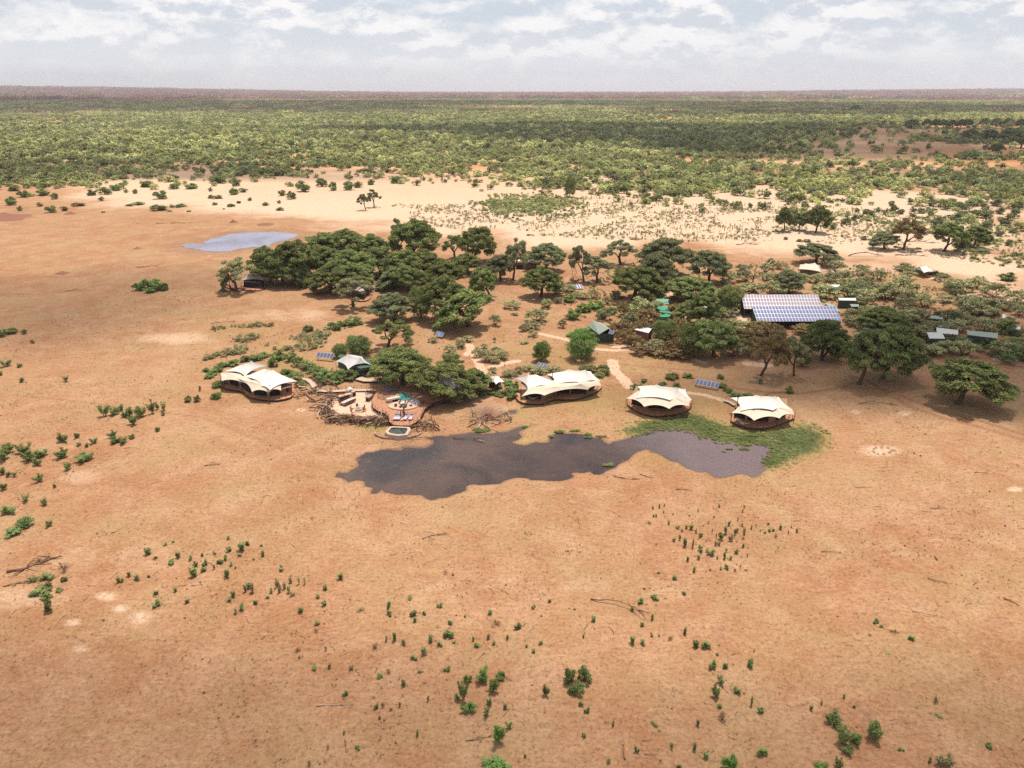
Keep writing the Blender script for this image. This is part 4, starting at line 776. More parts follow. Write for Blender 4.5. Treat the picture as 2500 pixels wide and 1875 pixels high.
# ------------------------------------------------------------------ stuff nobody could count
def gncoll(name, meshes):
    c = bpy.data.collections.new(name)
    for i, me in enumerate(meshes): o = bpy.data.objects.new('%s_%02d' % (name, i), me); c.objects.link(o)
    return c
def scatter(name, P, sc_, rot, vid, meshes, label):
    me = bpy.data.meshes.new(name); n = len(P); me.vertices.add(n); me.vertices.foreach_set('co', P.astype(np.float32).ravel())
    a = me.attributes.new('scl', 'FLOAT_VECTOR', 'POINT'); a.data.foreach_set('vector', sc_.astype(np.float32).ravel())
    a = me.attributes.new('rot', 'FLOAT_VECTOR', 'POINT'); r3 = np.zeros((n, 3), np.float32); r3[:, 2] = rot; a.data.foreach_set('vector', r3.ravel())
    a = me.attributes.new('vid', 'INT', 'POINT'); a.data.foreach_set('value', vid.astype(np.int32))
    o = obj(name, me); tag(o, label, None, kind='stuff')
    g = bpy.data.node_groups.new(name, 'GeometryNodeTree'); g.is_modifier = True
    g.interface.new_socket('Geometry', in_out='INPUT', socket_type='NodeSocketGeometry'); g.interface.new_socket('Geometry', in_out='OUTPUT', socket_type='NodeSocketGeometry')
    gi = g.nodes.new('NodeGroupInput'); go = g.nodes.new('NodeGroupOutput'); ip = g.nodes.new('GeometryNodeInstanceOnPoints'); ci = g.nodes.new('GeometryNodeCollectionInfo')
    ci.inputs[0].default_value = gncoll(name + '_kinds', meshes); ci.inputs['Separate Children'].default_value = True; ci.inputs['Reset Children'].default_value = True
    def na(nm, ty):
        q = g.nodes.new('GeometryNodeInputNamedAttribute'); q.data_type = ty; q.inputs[0].default_value = nm; return [s for s in q.outputs if s.enabled and s.name == 'Attribute'][0]
    g.links.new(gi.outputs[0], ip.inputs['Points']); g.links.new(ci.outputs[0], ip.inputs['Instance']); ip.inputs['Pick Instance'].default_value = True
    g.links.new(na('vid', 'INT'), ip.inputs['Instance Index']); g.links.new(na('rot', 'FLOAT_VECTOR'), ip.inputs['Rotation']); g.links.new(na('scl', 'FLOAT_VECTOR'), ip.inputs['Scale'])
    g.links.new(ip.outputs[0], go.inputs[0]); md = o.modifiers.new('scatter', 'NODES'); md.node_group = g; return o
def clumpmesh(seed, n, size, kind, m):
    rr = random.Random(seed); cl = []
    if kind == 'bush':       # unit: 1 across, ~.55 high
        for i in range(9): a = rr.uniform(0, 6.28); q = rr.random() ** .5 * .33; cl.append((q * math.cos(a), q * math.sin(a), rr.uniform(.14, .40) - q * .2, .17, .17, .15))
    elif kind == 'thicket':  # many crowns, unit 1 across, low
        for i in range(30): a = rr.uniform(0, 6.28); q = rr.random() ** .5 * .46; cl.append((q * math.cos(a), q * math.sin(a), rr.uniform(.04, .11), .07, .07, .055))
    elif kind == 'stalk':
        for i in range(5): a = rr.uniform(0, 6.28); q = rr.random() * .2; cl.append((q * math.cos(a), q * math.sin(a), .2 + i * .16, .09, .09, .13))
    V = leafcloud(cl, n, size, seed, .75, .35); return leafmesh('clump', V, [M[m]])
bushm = [clumpmesh(500 + i, 190, .052, 'bush', 'far') for i in range(6)] + [clumpmesh(510 + i, 190, .052, 'bush', 'dark') for i in range(2)] + [clumpmesh(515 + i, 190, .052, 'bush', 'grey') for i in range(2)]
thickm = [clumpmesh(520 + i, 420, .016, 'thicket', 'far') for i in range(5)] + [clumpmesh(530 + i, 420, .016, 'thicket', 'dark') for i in range(2)] + [clumpmesh(540 + i, 420, .016, 'thicket', 'farred') for i in range(3)]
EDGE = np.array([(-400,510),(0,495),(250,475),(420,458),(600,464),(760,458),(900,448),(1000,455),(1150,462),(1230,468),(1400,495),(1560,508),(1700,516),(1900,526),(2100,520),(2300,545),(2500,600),(2900,640)])
def density(U, V, X, Y):
    e = np.interp(U, EDGE[:, 0], EDGE[:, 1]); d = sm(e - V, -10, 75) * .95
    d = np.where(e - V < 70, d * (.25 + 1.3 * sm(vnoise(X, Y, 26, 4), .3, .6)), d)
    gap = sm(vnoise(X, Y, 45, 5) * .6 + vnoise(X, Y, 14, 7) * .4, .53, .66) * sm(V, 300, 400); d *= 1 - .9 * gap
    redpl = np.exp(-((U - 2330) / 400) ** 4 - ((V - 350) / 66) ** 4); d *= 1 - .97 * redpl * sm(vnoise(X, Y, 90, 9), .12, .30) 
    redpl = np.exp(-((U - 2000) / 260) ** 4 - ((V - 380) / 26) ** 4); d *= 1 - .6 * redpl
    d *= 1 - .9 * np.exp(-((U - 90) / 130) ** 4 - ((V - 300) / 9) ** 4); d *= 1 - .85 * np.exp(-((U - 1750) / 330) ** 4 - ((V - 291) / 8) ** 4)
    d *= 1 - .45 * np.exp(-((U - 2330) / 300) ** 4 - ((V - 490) / 45) ** 4); d *= 1 - .6 * sm(U, 1500, 2000) * np.exp(-((V - 425) / 16) ** 2)
    return d
def polar(n, r0, r1, seed, amax=.90):
    r = np.random.default_rng(seed); R = np.sqrt(r.random(n) * (r1 * r1 - r0 * r0) + r0 * r0); A = (r.random(n) * 2 - 1) * amax; return R * np.sin(A), R * np.cos(A), r
def woods(name, n, r0, r1, seed, size, meshes, label, probs, cull=2700):
    X, Y, r = polar(n, r0, r1, seed); U, V = proj(X, Y, 0); k = (r.random(n) < density(U, V, X, Y)); X, Y, U, V = X[k], Y[k], U[k], V[k]; n = len(X)
    s = size * (.55 + .9 * r.random(n)) * np.where(np.interp(U, EDGE[:, 0], EDGE[:, 1]) - V < 30, .8, 1); sc3 = np.stack([s, s, s * (.85 + .4 * r.random(n))], -1)
    Z_ = terrain(X, Y) - .2; return scatter(name, np.stack([X, Y, Z_], -1), sc3, r.random(n) * 6.28, r.choice(len(meshes), n, p=probs), meshes, label)
pb = np.array([1.0] * 6 + [.7] * 2 + [1.0] * 2); pb /= pb.sum(); pt = np.array([1.0] * 5 + [.8] * 2 + [.35] * 3); pt /= pt.sum()
woods('bushland', 24000, 430, 1050, 21, 9.0, bushm, 'dense green bushland beyond the white sand', pb)
woods('woodland', 74000, 1000, 2900, 22, 14.5, bushm, 'grey green woodland stretching over the plain', pb)
woods('far_woodland', 24500, 2700, 8200, 23, 75, thickm, 'far flat woodland below the horizon', pt)
pr = np.array([.10] * 5 + [.35] * 2 + [2.2] * 3); pr /= pr.sum()
woods('horizon_woodland', 13000, 7800, 16500, 24, 200, thickm, 'purple brown woodland on the horizon rise', pr)
# low green patch and the stalk field on the pale sand
def fill(poly, n, seed, zone=None):
    P = G(poly); r = np.random.default_rng(seed); x0, y0 = P.min(0); x1, y1 = P.max(0); X = r.random(n) * (x1 - x0) + x0; Y = r.random(n) * (y1 - y0) + y0; k = sdist(X, Y, P) < 0; return X[k], Y[k], r
X, Y, r = fill([(1140,478),(1230,466),(1330,466),(1440,488),(1420,520),(1330,545),(1230,540),(1150,515)], 3600, 31); U_, V_ = proj(X, Y, 0); k = r.random(len(X)) * .75 + .30 * vnoise(X, Y, 9, 21) < np.exp(-((U_ - 1292) / 115) ** 2 - ((V_ - 502) / 24) ** 2); X, Y = X[k], Y[k]; n = len(X); s = 3.0 * (.6 + .8 * r.random(n))
scatter('low_thicket', np.stack([X, Y, X * 0 - .1], -1), np.stack([s, s, s * .9], -1), r.random(n) * 6.28, r.choice(10, n), bushm, 'low dense green thicket on the pale sand')
stalkm = [clumpmesh(560 + i, 70, .06, 'stalk' if i < 2 else 'bush', m) for i, m in enumerate(['grey', 'far', 'far', 'olive'])]
X, Y, r = fill([(950,500),(1150,500),(1380,525),(1420,480),(1700,500),(2100,510),(2500,560),(2500,640),(2250,560),(2140,575),(1950,560),(1880,590),(1600,590),(1400,570),(1200,560),(1000,525)], 9000, 32); k = vnoise(X, Y, 11, 11) > .42; X, Y = X[k], Y[k]; n = len(X); s = 2.3 * (.5 + .8 * r.random(n))
scatter('young_shoots', np.stack([X, Y, X * 0 - .1], -1), np.stack([s * .9, s * .9, s * .75], -1), r.random(n) * 6.28, r.choice(4, n), stalkm, 'field of thin young shoots on the pale sand')
X, Y, r = fill([(1950,480),(2500,540),(2500,660),(2380,640),(2250,570),(2080,575),(1960,545),(1880,520)], 2600, 41); k = vnoise(X, Y, 16, 22) > .42; X, Y = X[k], Y[k]; n = len(X); s = 3.4 * (.4 + .8 * r.random(n))
scatter('pale_scrub', np.stack([X, Y, X * 0 - .1], -1), np.stack([s, s, s * .85], -1), r.random(n) * 6.28, r.choice(10, n), bushm, 'loose low pale green scrub on the far right sand')
weedm = [clumpmesh(570 + i, 130, .05, 'bush', m) for i, m in enumerate(['olive', 'grey', 'straw', 'olive'])]
X, Y, r = fill([(520,800),(640,790),(720,800),(840,800),(900,830),(880,850),(760,860),(640,855),(560,870),(500,880),(520,840)], 1500, 33); k = vnoise(X, Y, 7, 12) > .45; X, Y = X[k], Y[k]; n = len(X); s = 1.9 * (.4 + .9 * r.random(n))
scatter('weeds', np.stack([X, Y, X * 0 - .05], -1), np.stack([s, s, s], -1), r.random(n) * 6.28, r.choice(4, n), weedm, 'yellow green weeds on the slope behind the leftmost tent')
X, Y, r = fill([(1000,500),(1300,540),(1500,500),(2100,520),(2450,580),(2450,650),(2100,600),(1900,585),(1500,585),(1250,575),(1000,545)], 6500, 43); k = vnoise(X, Y, 19, 24) > .38; X, Y = X[k], Y[k]; n = len(X); s = 1.9 * (.4 + .9 * r.random(n))
scatter('yellow_weeds', np.stack([X, Y, X * 0 - .05], -1), np.stack([s, s, s * .8], -1), r.random(n) * 6.28, r.choice(4, n), weedm, 'yellow green weeds spread over the pale sand')
X, Y, r = fill([(1500,640),(1900,640),(2100,650),(2480,690),(2500,860),(2200,760),(1900,740),(1800,860),(1500,850),(1400,790),(1350,700)], 2600, 44); k = vnoise(X, Y, 9, 25) > .35; X, Y = X[k], Y[k]; n = len(X); s = 1.7 * (.4 + .9 * r.random(n))
scatter('undergrowth', np.stack([X, Y, X * 0 - .05], -1), np.stack([s, s, s], -1), r.random(n) * 6.28, r.choice(4, n), weedm, 'low dry undergrowth between the camp trees')
def tuftmesh(seed, m, n=9, h=.3, spread=.16):
    rr = np.random.default_rng(seed); a = rr.random(n) * 6.28; P = np.stack([np.cos(a) * spread * .4, np.sin(a) * spread * .4, np.full(n, h * .4)], -1); d = np.stack([np.cos(a) * spread, np.sin(a) * spread, h * (.3 + .4 * rr.random(n))], -1) * .8
    w = np.stack([-np.sin(a), np.cos(a), a * 0], -1) * .022; return leafmesh('tuft', quads(P, w, d, None, None), [M[m]])
tf = [tuftmesh(600 + i, 'straw') for i in range(3)] + [tuftmesh(610, 'brown', 7, .22), tuftmesh(611, 'olive', 9, .26)]
X = rng.random(60000) * 330 - 155; Y = rng.random(60000) * 250 + 52; k = (wetdist(X, Y) > .6) & (rng.random(60000) < (.35 + .65 * sm(vnoise(X, Y, 15, 14), .35, .7)) * sm(vnoise(X, Y, 3.1, 15), .3, .75) * 1.4) & (np.abs(X) < Y * .62 + 40); X, Y = X[k], Y[k]; n = len(X)
s = .35 + .7 * rng.random(n); scatter('dry_grass', np.stack([X, Y, X * 0 - .06], -1), np.stack([s, s, s], -1), rng.random(n) * 6.28, rng.choice(5, n, p=[.28, .28, .28, .08, .08]), tf, 'sparse dry grass tufts over the sand')
gt = [tuftmesh(620 + i, 'grass', 12, .20, .26) for i in range(3)]
GXm = rng.random(60000) * 95 + 10; GYm = rng.random(60000) * 60 + 115; dd = sdist(GXm, GYm, green); k = (dd < -4 + 8 * rng.random(60000)) & (wetdist(GXm, GYm) > -.9) & (rng.random(60000) < .85); X, Y = GXm[k], GYm[k]; n = len(X); s = .7 + .9 * rng.random(n)
for (cu_, cv_, rr_) in [(*zq(1400,1085), 1.7), (*zq(1185,1115), .7), (*zq(1245,1085), .9), (*zq(1420,1045), .9), (*zp(1660,266), 1.6), (*zp(1772,262), 1.6), (*zp(1860,285), 1.3), (*zp(1858,306), 1.2), (*zp(1950,300), 1.5), (*zp(1995,495), 1.6), (*zp(1605,300), 1.0), (*zp(1120,258), 3.0), (*zp(1420,232), 1.2), (*zq(700,850), 1.0)]:
    rr_ *= .33; kk_, pc_ = mpp(cu_, cv_); m_ = int(130 * rr_ * rr_); a_ = rng.random(m_) * 6.28; q_ = np.sqrt(rng.random(m_)) * rr_; X = np.concatenate([X, pc_.x + np.cos(a_) * q_ * 1.9]); Y = np.concatenate([Y, pc_.y + np.sin(a_) * q_])
n = len(X); s = np.concatenate([s, .7 + .9 * rng.random(n - len(s))])
scatter('grass', np.stack([X, Y, X * 0 - .12], -1), np.stack([s, s, s], -1), rng.random(n) * 6.28, rng.choice(3, n), gt, 'lush green grass on the right bank of the waterhole')
lit = []
for i in range(5):
    mb = MB(); rr = random.Random(700 + i)
    if i < 3: p, r_ = limb((-.5, 0, .03), (.5, rr.uniform(-.2, .2), .05), .03, .012, rr, .15, 3); mb.tube(p, r_, 4)
    else: mb.cyl((0, 0, -.05), .14, .16, 6, 0, .06)
    lit.append(mb.mesh('litter', [M['deadwood'] if i != 2 else M['palewood']]))
X = rng.random(9000) * 320 - 150; Y = rng.random(9000) * 250 + 52; k = (wetdist(X, Y) > .6) & (vnoise(X, Y, 9, 19) > .4) & (np.abs(X) < Y * .62 + 40); X, Y = X[k], Y[k]; n = len(X); s = .4 + 1.5 * rng.random(n) ** 3
scatter('twigs_and_clods', np.stack([X, Y, X * 0 - .02], -1), np.stack([s, s, s], -1), rng.random(n) * 6.28, rng.choice(5, n), lit, 'scattered twigs and small clods on the sand')
# ------------------------------------------------------------------ camp materials
M['canvas'] = mat('white_canvas', (0.540, 0.510, 0.475), .75, var=.09, vscale=.8)
M['cream'] = mat('cream_canvas', (.455, .385, .310), .8, var=.06, vscale=.8)
M['greycanvas'] = mat('grey_canvas', (0.406, 0.382, 0.390), .8, var=.10, vscale=.8)
M['dirtycanvas'] = mat('dusty_canvas', (0.468, 0.406, 0.359), .8, var=.15, vscale=1)
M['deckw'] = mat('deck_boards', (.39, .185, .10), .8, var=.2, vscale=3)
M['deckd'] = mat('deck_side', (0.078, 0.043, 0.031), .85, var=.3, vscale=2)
M['rail'] = mat('railing_wood', (0.125, 0.066, 0.043), .8)
M['mesh'] = mat('dark_mesh', (0.017, 0.012, 0.012), .9)
M['khaki'] = mat('khaki_canvas', (0.265, 0.172, 0.109), .85, var=.15, vscale=2)
M['gcanvas'] = mat('green_canvas', (0.047, 0.082, 0.058), .8, var=.2, vscale=2)
M['tarp'] = mat('green_tarpaulin', (0.016, 0.211, 0.125), .6, var=.15, vscale=1.2); M['tarp2'] = mat('faded_green_tarpaulin', (0.109, 0.265, 0.203), .6, var=.15, vscale=1.2)
M['steel'] = mat('dark_steel', (0.047, 0.047, 0.051), .5, .5); M['alu'] = mat('aluminium_frame', (0.546, 0.546, 0.577), .4, .3)
M['cellw'] = mat('solar_cell', (.125, .140, .25), .14, .0, var=.3, vscale=.6, spec=.8); M['cellp'] = mat('solar_cell_reddish', (.30, .25, .30), .16, .0, var=.35, vscale=.25, spec=.8, coord='Generated')  # pinkish cells carry the sky's reflected brightness in their base colour
M['greenroof'] = mat('green_roof_sheet', (0.218, 0.265, 0.226), .6, var=.12, vscale=2); M['paleroof'] = mat('pale_roof_sheet', (0.468, 0.468, 0.452), .5, var=.12, vscale=2)
M['greenwall'] = mat('dark_green_wall', (0.035, 0.058, 0.043), .8, var=.3, vscale=1.5); M['brownwall'] = mat('brown_wall', (0.172, 0.086, 0.062), .85, var=.3, vscale=2)
M['teal'] = mat('teal_pool_water', (0.023, 0.257, 0.242), .08, spec=.6, var=.3, vscale=1.2); M['darkpool'] = mat('dark_green_pool', (0.006, 0.027, 0.020), .06, spec=.5, var=.3, vscale=1)
M['plaster'] = mat('pale_plaster', (.40, .29, .22), .85, var=.15, vscale=2); M['stone'] = mat('stone', (0.328, 0.218, 0.156), .9, var=.35, vscale=2, bump=.6, bscale=3)
M['cushion'] = mat('lilac_white_cushion', (.36, .34, .42), .9); M['cushionb'] = mat('blue_pattern_cushion', (0.187, 0.187, 0.312), .9); M['white'] = mat('white_paint', (.46, .43, .40), .6)
M['woodfurn'] = mat('furniture_wood', (0.156, 0.078, 0.047), .7, var=.3, vscale=4); M['orange'] = mat('orange_tiles', (0.484, 0.156, 0.070), .8); M['rock'] = mat('grey_rock', (0.211, 0.156, 0.133), .9, var=.3, vscale=2)
M['terr'] = mat('swept_sand', (0.484, 0.328, 0.242), .95, var=.10, vscale=.6); M['black'] = mat('black_paint', (0.016, 0.016, 0.017), .35, spec=.5); M['rubber'] = mat('rubber', (0.023, 0.023, 0.023), .8)
def rel(o, p): return Vector(p) - o
def curve_pts(c, n=6):   # smooth closed curve through points
    out = []; m = len(c)
    for i in range(m):
        p0, p1, p2, p3 = (Vector(c[(i + k) % m]) for k in (-1, 0, 1, 2))
        for j in range(n):
            t = j / n; out.append(.5 * ((2 * p1) + (p2 - p0) * t + (2 * p0 - 5 * p1 + 4 * p2 - p3) * t * t + (3 * p1 - p0 - 3 * p2 + p3) * t ** 3))
    return out
def flysheet(root, name, corners, peaks, m, inset=.11, rise=.35, th=.04, ring=9, dip=.35):
    """a stretched roof sheet: corner points pulled down, edges bowed in and up, peaks along a ridge"""
    o = root.location if root else Vector((0, 0, 0)); C_ = [Vector(c) - o for c in corners]; Pk = [Vector(c) - o for c in peaks]; cen = sum(C_, Vector()) / len(C_)
    bd = []
    for i, a in enumerate(C_):
        b = C_[(i + 1) % len(C_)]; l = (b - a).length; inw = Vector(((cen - (a + b) / 2).x, (cen - (a + b) / 2).y, 0)).normalized()
        k = max(6, int(l / .7))
        for j in range(k):
            s = j / k; w = 4 * s * (1 - s); bd.append(a.lerp(b, s) + inw * (w * inset * l) + Vector((0, 0, rise * w)))
    def ridge(p):
        best = None
        if len(Pk) == 1: return Pk[0].copy()
        for a, b in zip(Pk[:-1], Pk[1:]):
            d = Vector(((b - a).x, (b - a).y, 0)); t = max(0, min(1, (Vector((p.x, p.y, 0)) - Vector((a.x, a.y, 0))).dot(d) / d.length_squared)); q = a.lerp(b, t)
            q = q - Vector((0, 0, dip * 4 * t * (1 - t))); dd = (Vector((q.x, q.y, 0)) - Vector((p.x, p.y, 0))).length
            if best is None or dd < best[0]: best = (dd, q)
        return best[1]
    n = len(bd); vs = []; fs = []
    for j in range(ring + 1):
        t = j / ring
        for p in bd: q = ridge(p); r = q.lerp(p, t); r.z = q.z + (p.z - q.z) * (t ** .72); vs.append(r)
    for j in range(ring):
        for i in range(n): fs.append((j * n + i, (j + 1) * n + i, (j + 1) * n + (i + 1) % n, j * n + (i + 1) % n))
    mb = MB(); mb.add(vs, fs); k = len(vs); mb.add([v - Vector((0, 0, th)) for v in vs], [f[::-1] for f in fs])
    mb.f += [(ring * n + i, k + ring * n + i, k + ring * n + (i + 1) % n, ring * n + (i + 1) % n) for i in range(n)]; mb.m += [0] * n
    me = mb.mesh(name, [m], True); me.set_sharp_from_angle(angle=math.radians(50)) if hasattr(me, 'set_sharp_from_angle') else None
    return obj(name, me, root)
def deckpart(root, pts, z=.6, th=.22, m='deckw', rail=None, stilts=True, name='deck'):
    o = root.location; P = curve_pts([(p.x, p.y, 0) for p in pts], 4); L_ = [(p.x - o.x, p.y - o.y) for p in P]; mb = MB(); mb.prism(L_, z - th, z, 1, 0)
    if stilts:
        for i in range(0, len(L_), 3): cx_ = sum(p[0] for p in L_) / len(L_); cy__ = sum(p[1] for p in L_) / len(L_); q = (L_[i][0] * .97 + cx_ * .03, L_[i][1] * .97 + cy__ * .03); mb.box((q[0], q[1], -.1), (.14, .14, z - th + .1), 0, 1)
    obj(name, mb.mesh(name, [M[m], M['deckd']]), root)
    if rail:
        rb = MB(); a, b = rail; idx = [i % len(P) for i in range(a * 4, b * 4 + 1)]; pts3 = [Vector((L_[i][0], L_[i][1], z)) for i in idx]
        dist = 0; last = None
        for i, p in enumerate(pts3):
            if last is None or (p - last).length > 1.15: rb.tube([p, p + Vector((0, 0, 1.0))], .055, 4); last = p
        for hh in (.95, .5): rb.tube([p + Vector((0, 0, hh)) for p in pts3], .04, 4)
        obj('railing', rb.mesh('railing', [M['rail']]), root)
def wallring(root, pts, z0, h, m, name='canvas_wall', openings=(), om='mesh'):
    o = root.location; L_ = [(p[0] - o.x, p[1] - o.y) for p in pts]; mb = MB(); mb.prism(L_, z0, z0 + h, 0); obj(name, mb.mesh(name, [M[m]]), root)
    for i, a, b, zb, zt in openings:     # wall index, from, to (0..1)
        p = Vector((*L_[i], 0)); q = Vector((*L_[(i + 1) % len(L_)], 0)); d = (q - p).normalized(); nrm = Vector((d.y, -d.x, 0)); cen = sum((Vector((*x, 0)) for x in L_), Vector()) / len(L_)
        if nrm.dot((p + q) / 2 - cen) < 0: nrm = -nrm
        A = p.lerp(q, a) + nrm * .03; B = p.lerp(q, b) + nrm * .03; c = (A + B) / 2; w = MB(); w.box((c.x, c.y, z0 + zb), ((B - A).length, .06, zt - zb), math.atan2(d.y, d.x)); obj('screen_door', w.mesh('screen_door', [M[om]]), root)
def pole(root, p, z1, r=.06, m='rail', z0=0): mb = MB(); q = Vector(p) - root.location; mb.tube([(q.x, q.y, z0), (q.x, q.y, z1)], r, 6); obj('pole', mb.mesh('pole', [M[m]]), root)
def inset(pts, f):
    c = sum((Vector(p) for p in pts), Vector()) / len(pts); return [Vector(p).lerp(c, f) for p in pts]
def hammock(root, a, b):
    a = Vector(a) - root.location; b = Vector(b) - root.location; mb = MB(); n = 10; side = (b - a).cross(Vector((0, 0, 1))).normalized(); vs = []
    for i in range(n + 1): t = i / n; p = a.lerp(b, t) - Vector((0, 0, 1.0 * 4 * t * (1 - t))); w = .05 + .40 * math.sin(math.pi * t); vs += [p - side * w + Vector((0, 0, w * .3)), p, p + side * w + Vector((0, 0, w * .3))]
    fs = [f for i in range(n) for f in ((i * 3, i * 3 + 1, i * 3 + 4, i * 3 + 3), (i * 3 + 1, i * 3 + 2, i * 3 + 5, i * 3 + 4))]; mb.add(vs, fs); obj('hammock', mb.mesh('hammock', [M['cream']], True), root)
def chimney(root, p, z0, z1): q = Vector(p) - root.location; mb = MB(); mb.cyl((q.x, q.y, z0), .09, z1 - z0, 8); mb.cyl((q.x, q.y, z1), .18, .12, 8); obj('chimney', mb.mesh('chimney', [M['steel']]), root)
def PZ(c, z): return lambda X, Y, zz=None: P3(*c(X, Y), z if zz is None else zz)
# ---- the four big white tents
def bigtent(cv, label, upper, lower, deckp, walls, rail, openings, extra=None):
    base = P3(*cv(*deckp[0]), .6); allp = [P3(*cv(*p), .6) for p in deckp]; c = sum(allp, Vector()) / len(allp); root = thing('safari_tent', (c.x, c.y, 0), label, 'tent', 'big white twin roofed tents')
    deckpart(root, allp, .6, rail=rail)
    for nm, (cor, pk), m, ri in (('upper_fly', upper, 'canvas', .30), ('lower_fly', lower, 'cream', .55)):
        C_ = [P3(*cv(*p[:2]), p[2]) for p in cor]; K = [P3(*cv(*p[:2]), p[2]) for p in pk]; flysheet(root, nm, C_, K, M[m], rise=ri, inset=.10 if nm == 'upper_fly' else .07)
    W_ = [P3(*cv(*p), .6) for p in walls]; wallring(root, W_, .6, 2.5, 'khaki', openings=openings)
    for p in lower[0]: 
        q = P3(*cv(*p[:2]), p[2]); pole(root, q, p[2] + .02, .05, z0=.3)
    if extra: extra(root)
    return root
zt = cz(1500, 850, 4.424)
# third tent
bigtent(zt, 'third white tent from the left, round deck, above the green bank',
 ([(250,415,3.5),(455,405,4.3),(775,448,3.4),(838,562,3.0),(600,562,3.7),(232,540,3.6)], [(455,392,5.9),(670,424,5.7)]),
 ([(128,546,2.9),(320,632,2.7),(592,655,2.7),(805,627,2.7),(838,566,3.0),(700,470,3.2),(300,440,3.2)], [(380,500,4.1),(640,520,4.1)]),
 [(140,585),(205,655),(300,700),(430,728),(560,722),(700,700),(790,665),(835,600),(800,520),(500,470),(200,500)],
 [(185,600),(330,650),(590,660),(740,640),(770,540),(230,510)], (0, 7), [(1,.10,.95,.1,2.2),(2,.15,.95,.1,2.2),(0,.0,.9,.1,2.2)])
# fourth tent
def ex4(root): hammock(root, P3(*zt(1320,745), 2.2), P3(*zt(1475,800), 2.1)); chimney(root, P3(*zt(1327,610), 3.3), 2.6, 5.0)
bigtent(zt, 'rightmost white tent, dark chimney at its left roof corner',
 ([(1250,538,3.5),(1520,520,4.3),(1780,530,3.4),(1912,662,3.0),(1715,672,3.7),(1360,678,3.6)], [(1530,505,5.9),(1745,518,5.7)]),
 ([(1265,702,2.9),(1508,782,2.7),(1785,758,2.7),(1945,722,2.7),(1905,655,3.0),(1720,570,3.2),(1400,560,3.2)], [(1500,610,4.1),(1720,610,4.1)]),
 [(1268,740),(1275,790),(1370,835),(1510,860),(1640,858),(1780,820),(1900,770),(1950,730),(1880,620),(1600,570),(1350,640)],
 [(1290,740),(1420,780),(1700,800),(1850,740),(1850,650),(1400,630)], (0, 7), [(0,.0,.9,.1,2.2),(1,.05,.85,.1,2.2),(2,.25,.9,.1,2.2)], ex4)
# second, long double tent
zt2 = cz(1200, 800, 5.53)
root = bigtent(zt2, 'long white double tent on a wavy deck, two roof halves',
 ([(748,630,3.5),(1035,585,4.2),(1340,590,3.5),(1475,718,3.1),(1240,745,3.6),(850,772,3.6)], [(1040,562,5.9),(1270,566,5.8)]),
 ([(402,930,2.8),(712,915,2.7),(1300,838,2.7),(1485,792,2.7),(1440,700,3.0),(1100,690,3.2),(560,760,3.3)], [(560,800,3.9),(850,800,3.9),(1200,760,4.0)]),
 [(335,935),(400,1000),(520,1022),(680,1020),(780,985),(870,960),(1000,965),(1150,958),(1300,910),(1435,850),(1450,760),(900,720),(380,800)],
 [(400,960),(700,975),(860,890),(1290,900),(1400,800),(900,740),(400,820)], (0, 9), [(0,.2,.9,.1,2.2),(2,.05,.45,.1,2.2),(2,.5,.98,.1,2.2),(3,.2,.9,.1,2.2),(6,.2,.8,.1,2.0)],
 lambda r: (hammock(r, P3(*zt2(470,905), 2.2), P3(*zt2(640,920), 2.1)), chimney(r, P3(*zt2(820,690), 3.3), 2.6, 5.2)))
C_ = [P3(*zt2(X, Y), z) for X, Y, z in [(278,685,3.3),(600,632,3.7),(850,728,3.5),(838,775,3.5),(490,842,3.4)]]; flysheet(root, 'upper_fly', C_, [P3(*zt2(490,622), 5.6), P3(*zt2(590,638), 5.4)], M['canvas'], rise=.3)
# leftmost tent
zt1 = cz(500, 820, 4.424)
root = bigtent(zt1, 'leftmost white tent, two pointed roofs on a curved deck',
 ([(440,445,3.6),(640,358,4.2),(1000,490,3.2),(705,585,3.5),(610,545,3.7)], [(690,356,6.2),(738,366,6.0)]),
 ([(160,402,3.0),(180,485,2.8),(385,500,2.7),(510,605,2.7),(692,612,2.7),(825,590,2.6),(860,500,3.0),(600,450,3.2),(430,430,3.2)], [(330,440,3.6),(520,500,4.0),(700,530,4.2)]),
 [(195,520),(215,560),(320,582),(410,600),(470,650),(580,680),(740,695),(880,675),(950,640),(940,540),(700,480),(300,440),(190,470)],
 [(205,500),(385,560),(520,640),(690,660),(830,640),(845,560),(600,480),(240,450)], (0, 8), [(0,.4,.95,.1,2.2),(1,.1,.9,.1,2.2),(2,.1,.9,.1,2.2),(3,.1,.9,.1,2.2)])
C_ = [P3(*zt1(X, Y), z) for X, Y, z in [(212,385,3.4),(440,300,4.2),(695,325,3.4),(435,438,3.6)]]; flysheet(root, 'upper_fly', C_, [P3(*zt1(500,266), 5.9), P3(*zt1(430,300), 5.4)], M['canvas'], rise=.3)
W_ = [P3(*zt1(X, Y), .6) for X, Y in [(835,655),(945,628),(945,560),(830,570)]]; wallring(root, W_, .6, 1.9, 'brownwall', name='bathroom_screen', openings=[(0,.45,.7,.9,1.9)])
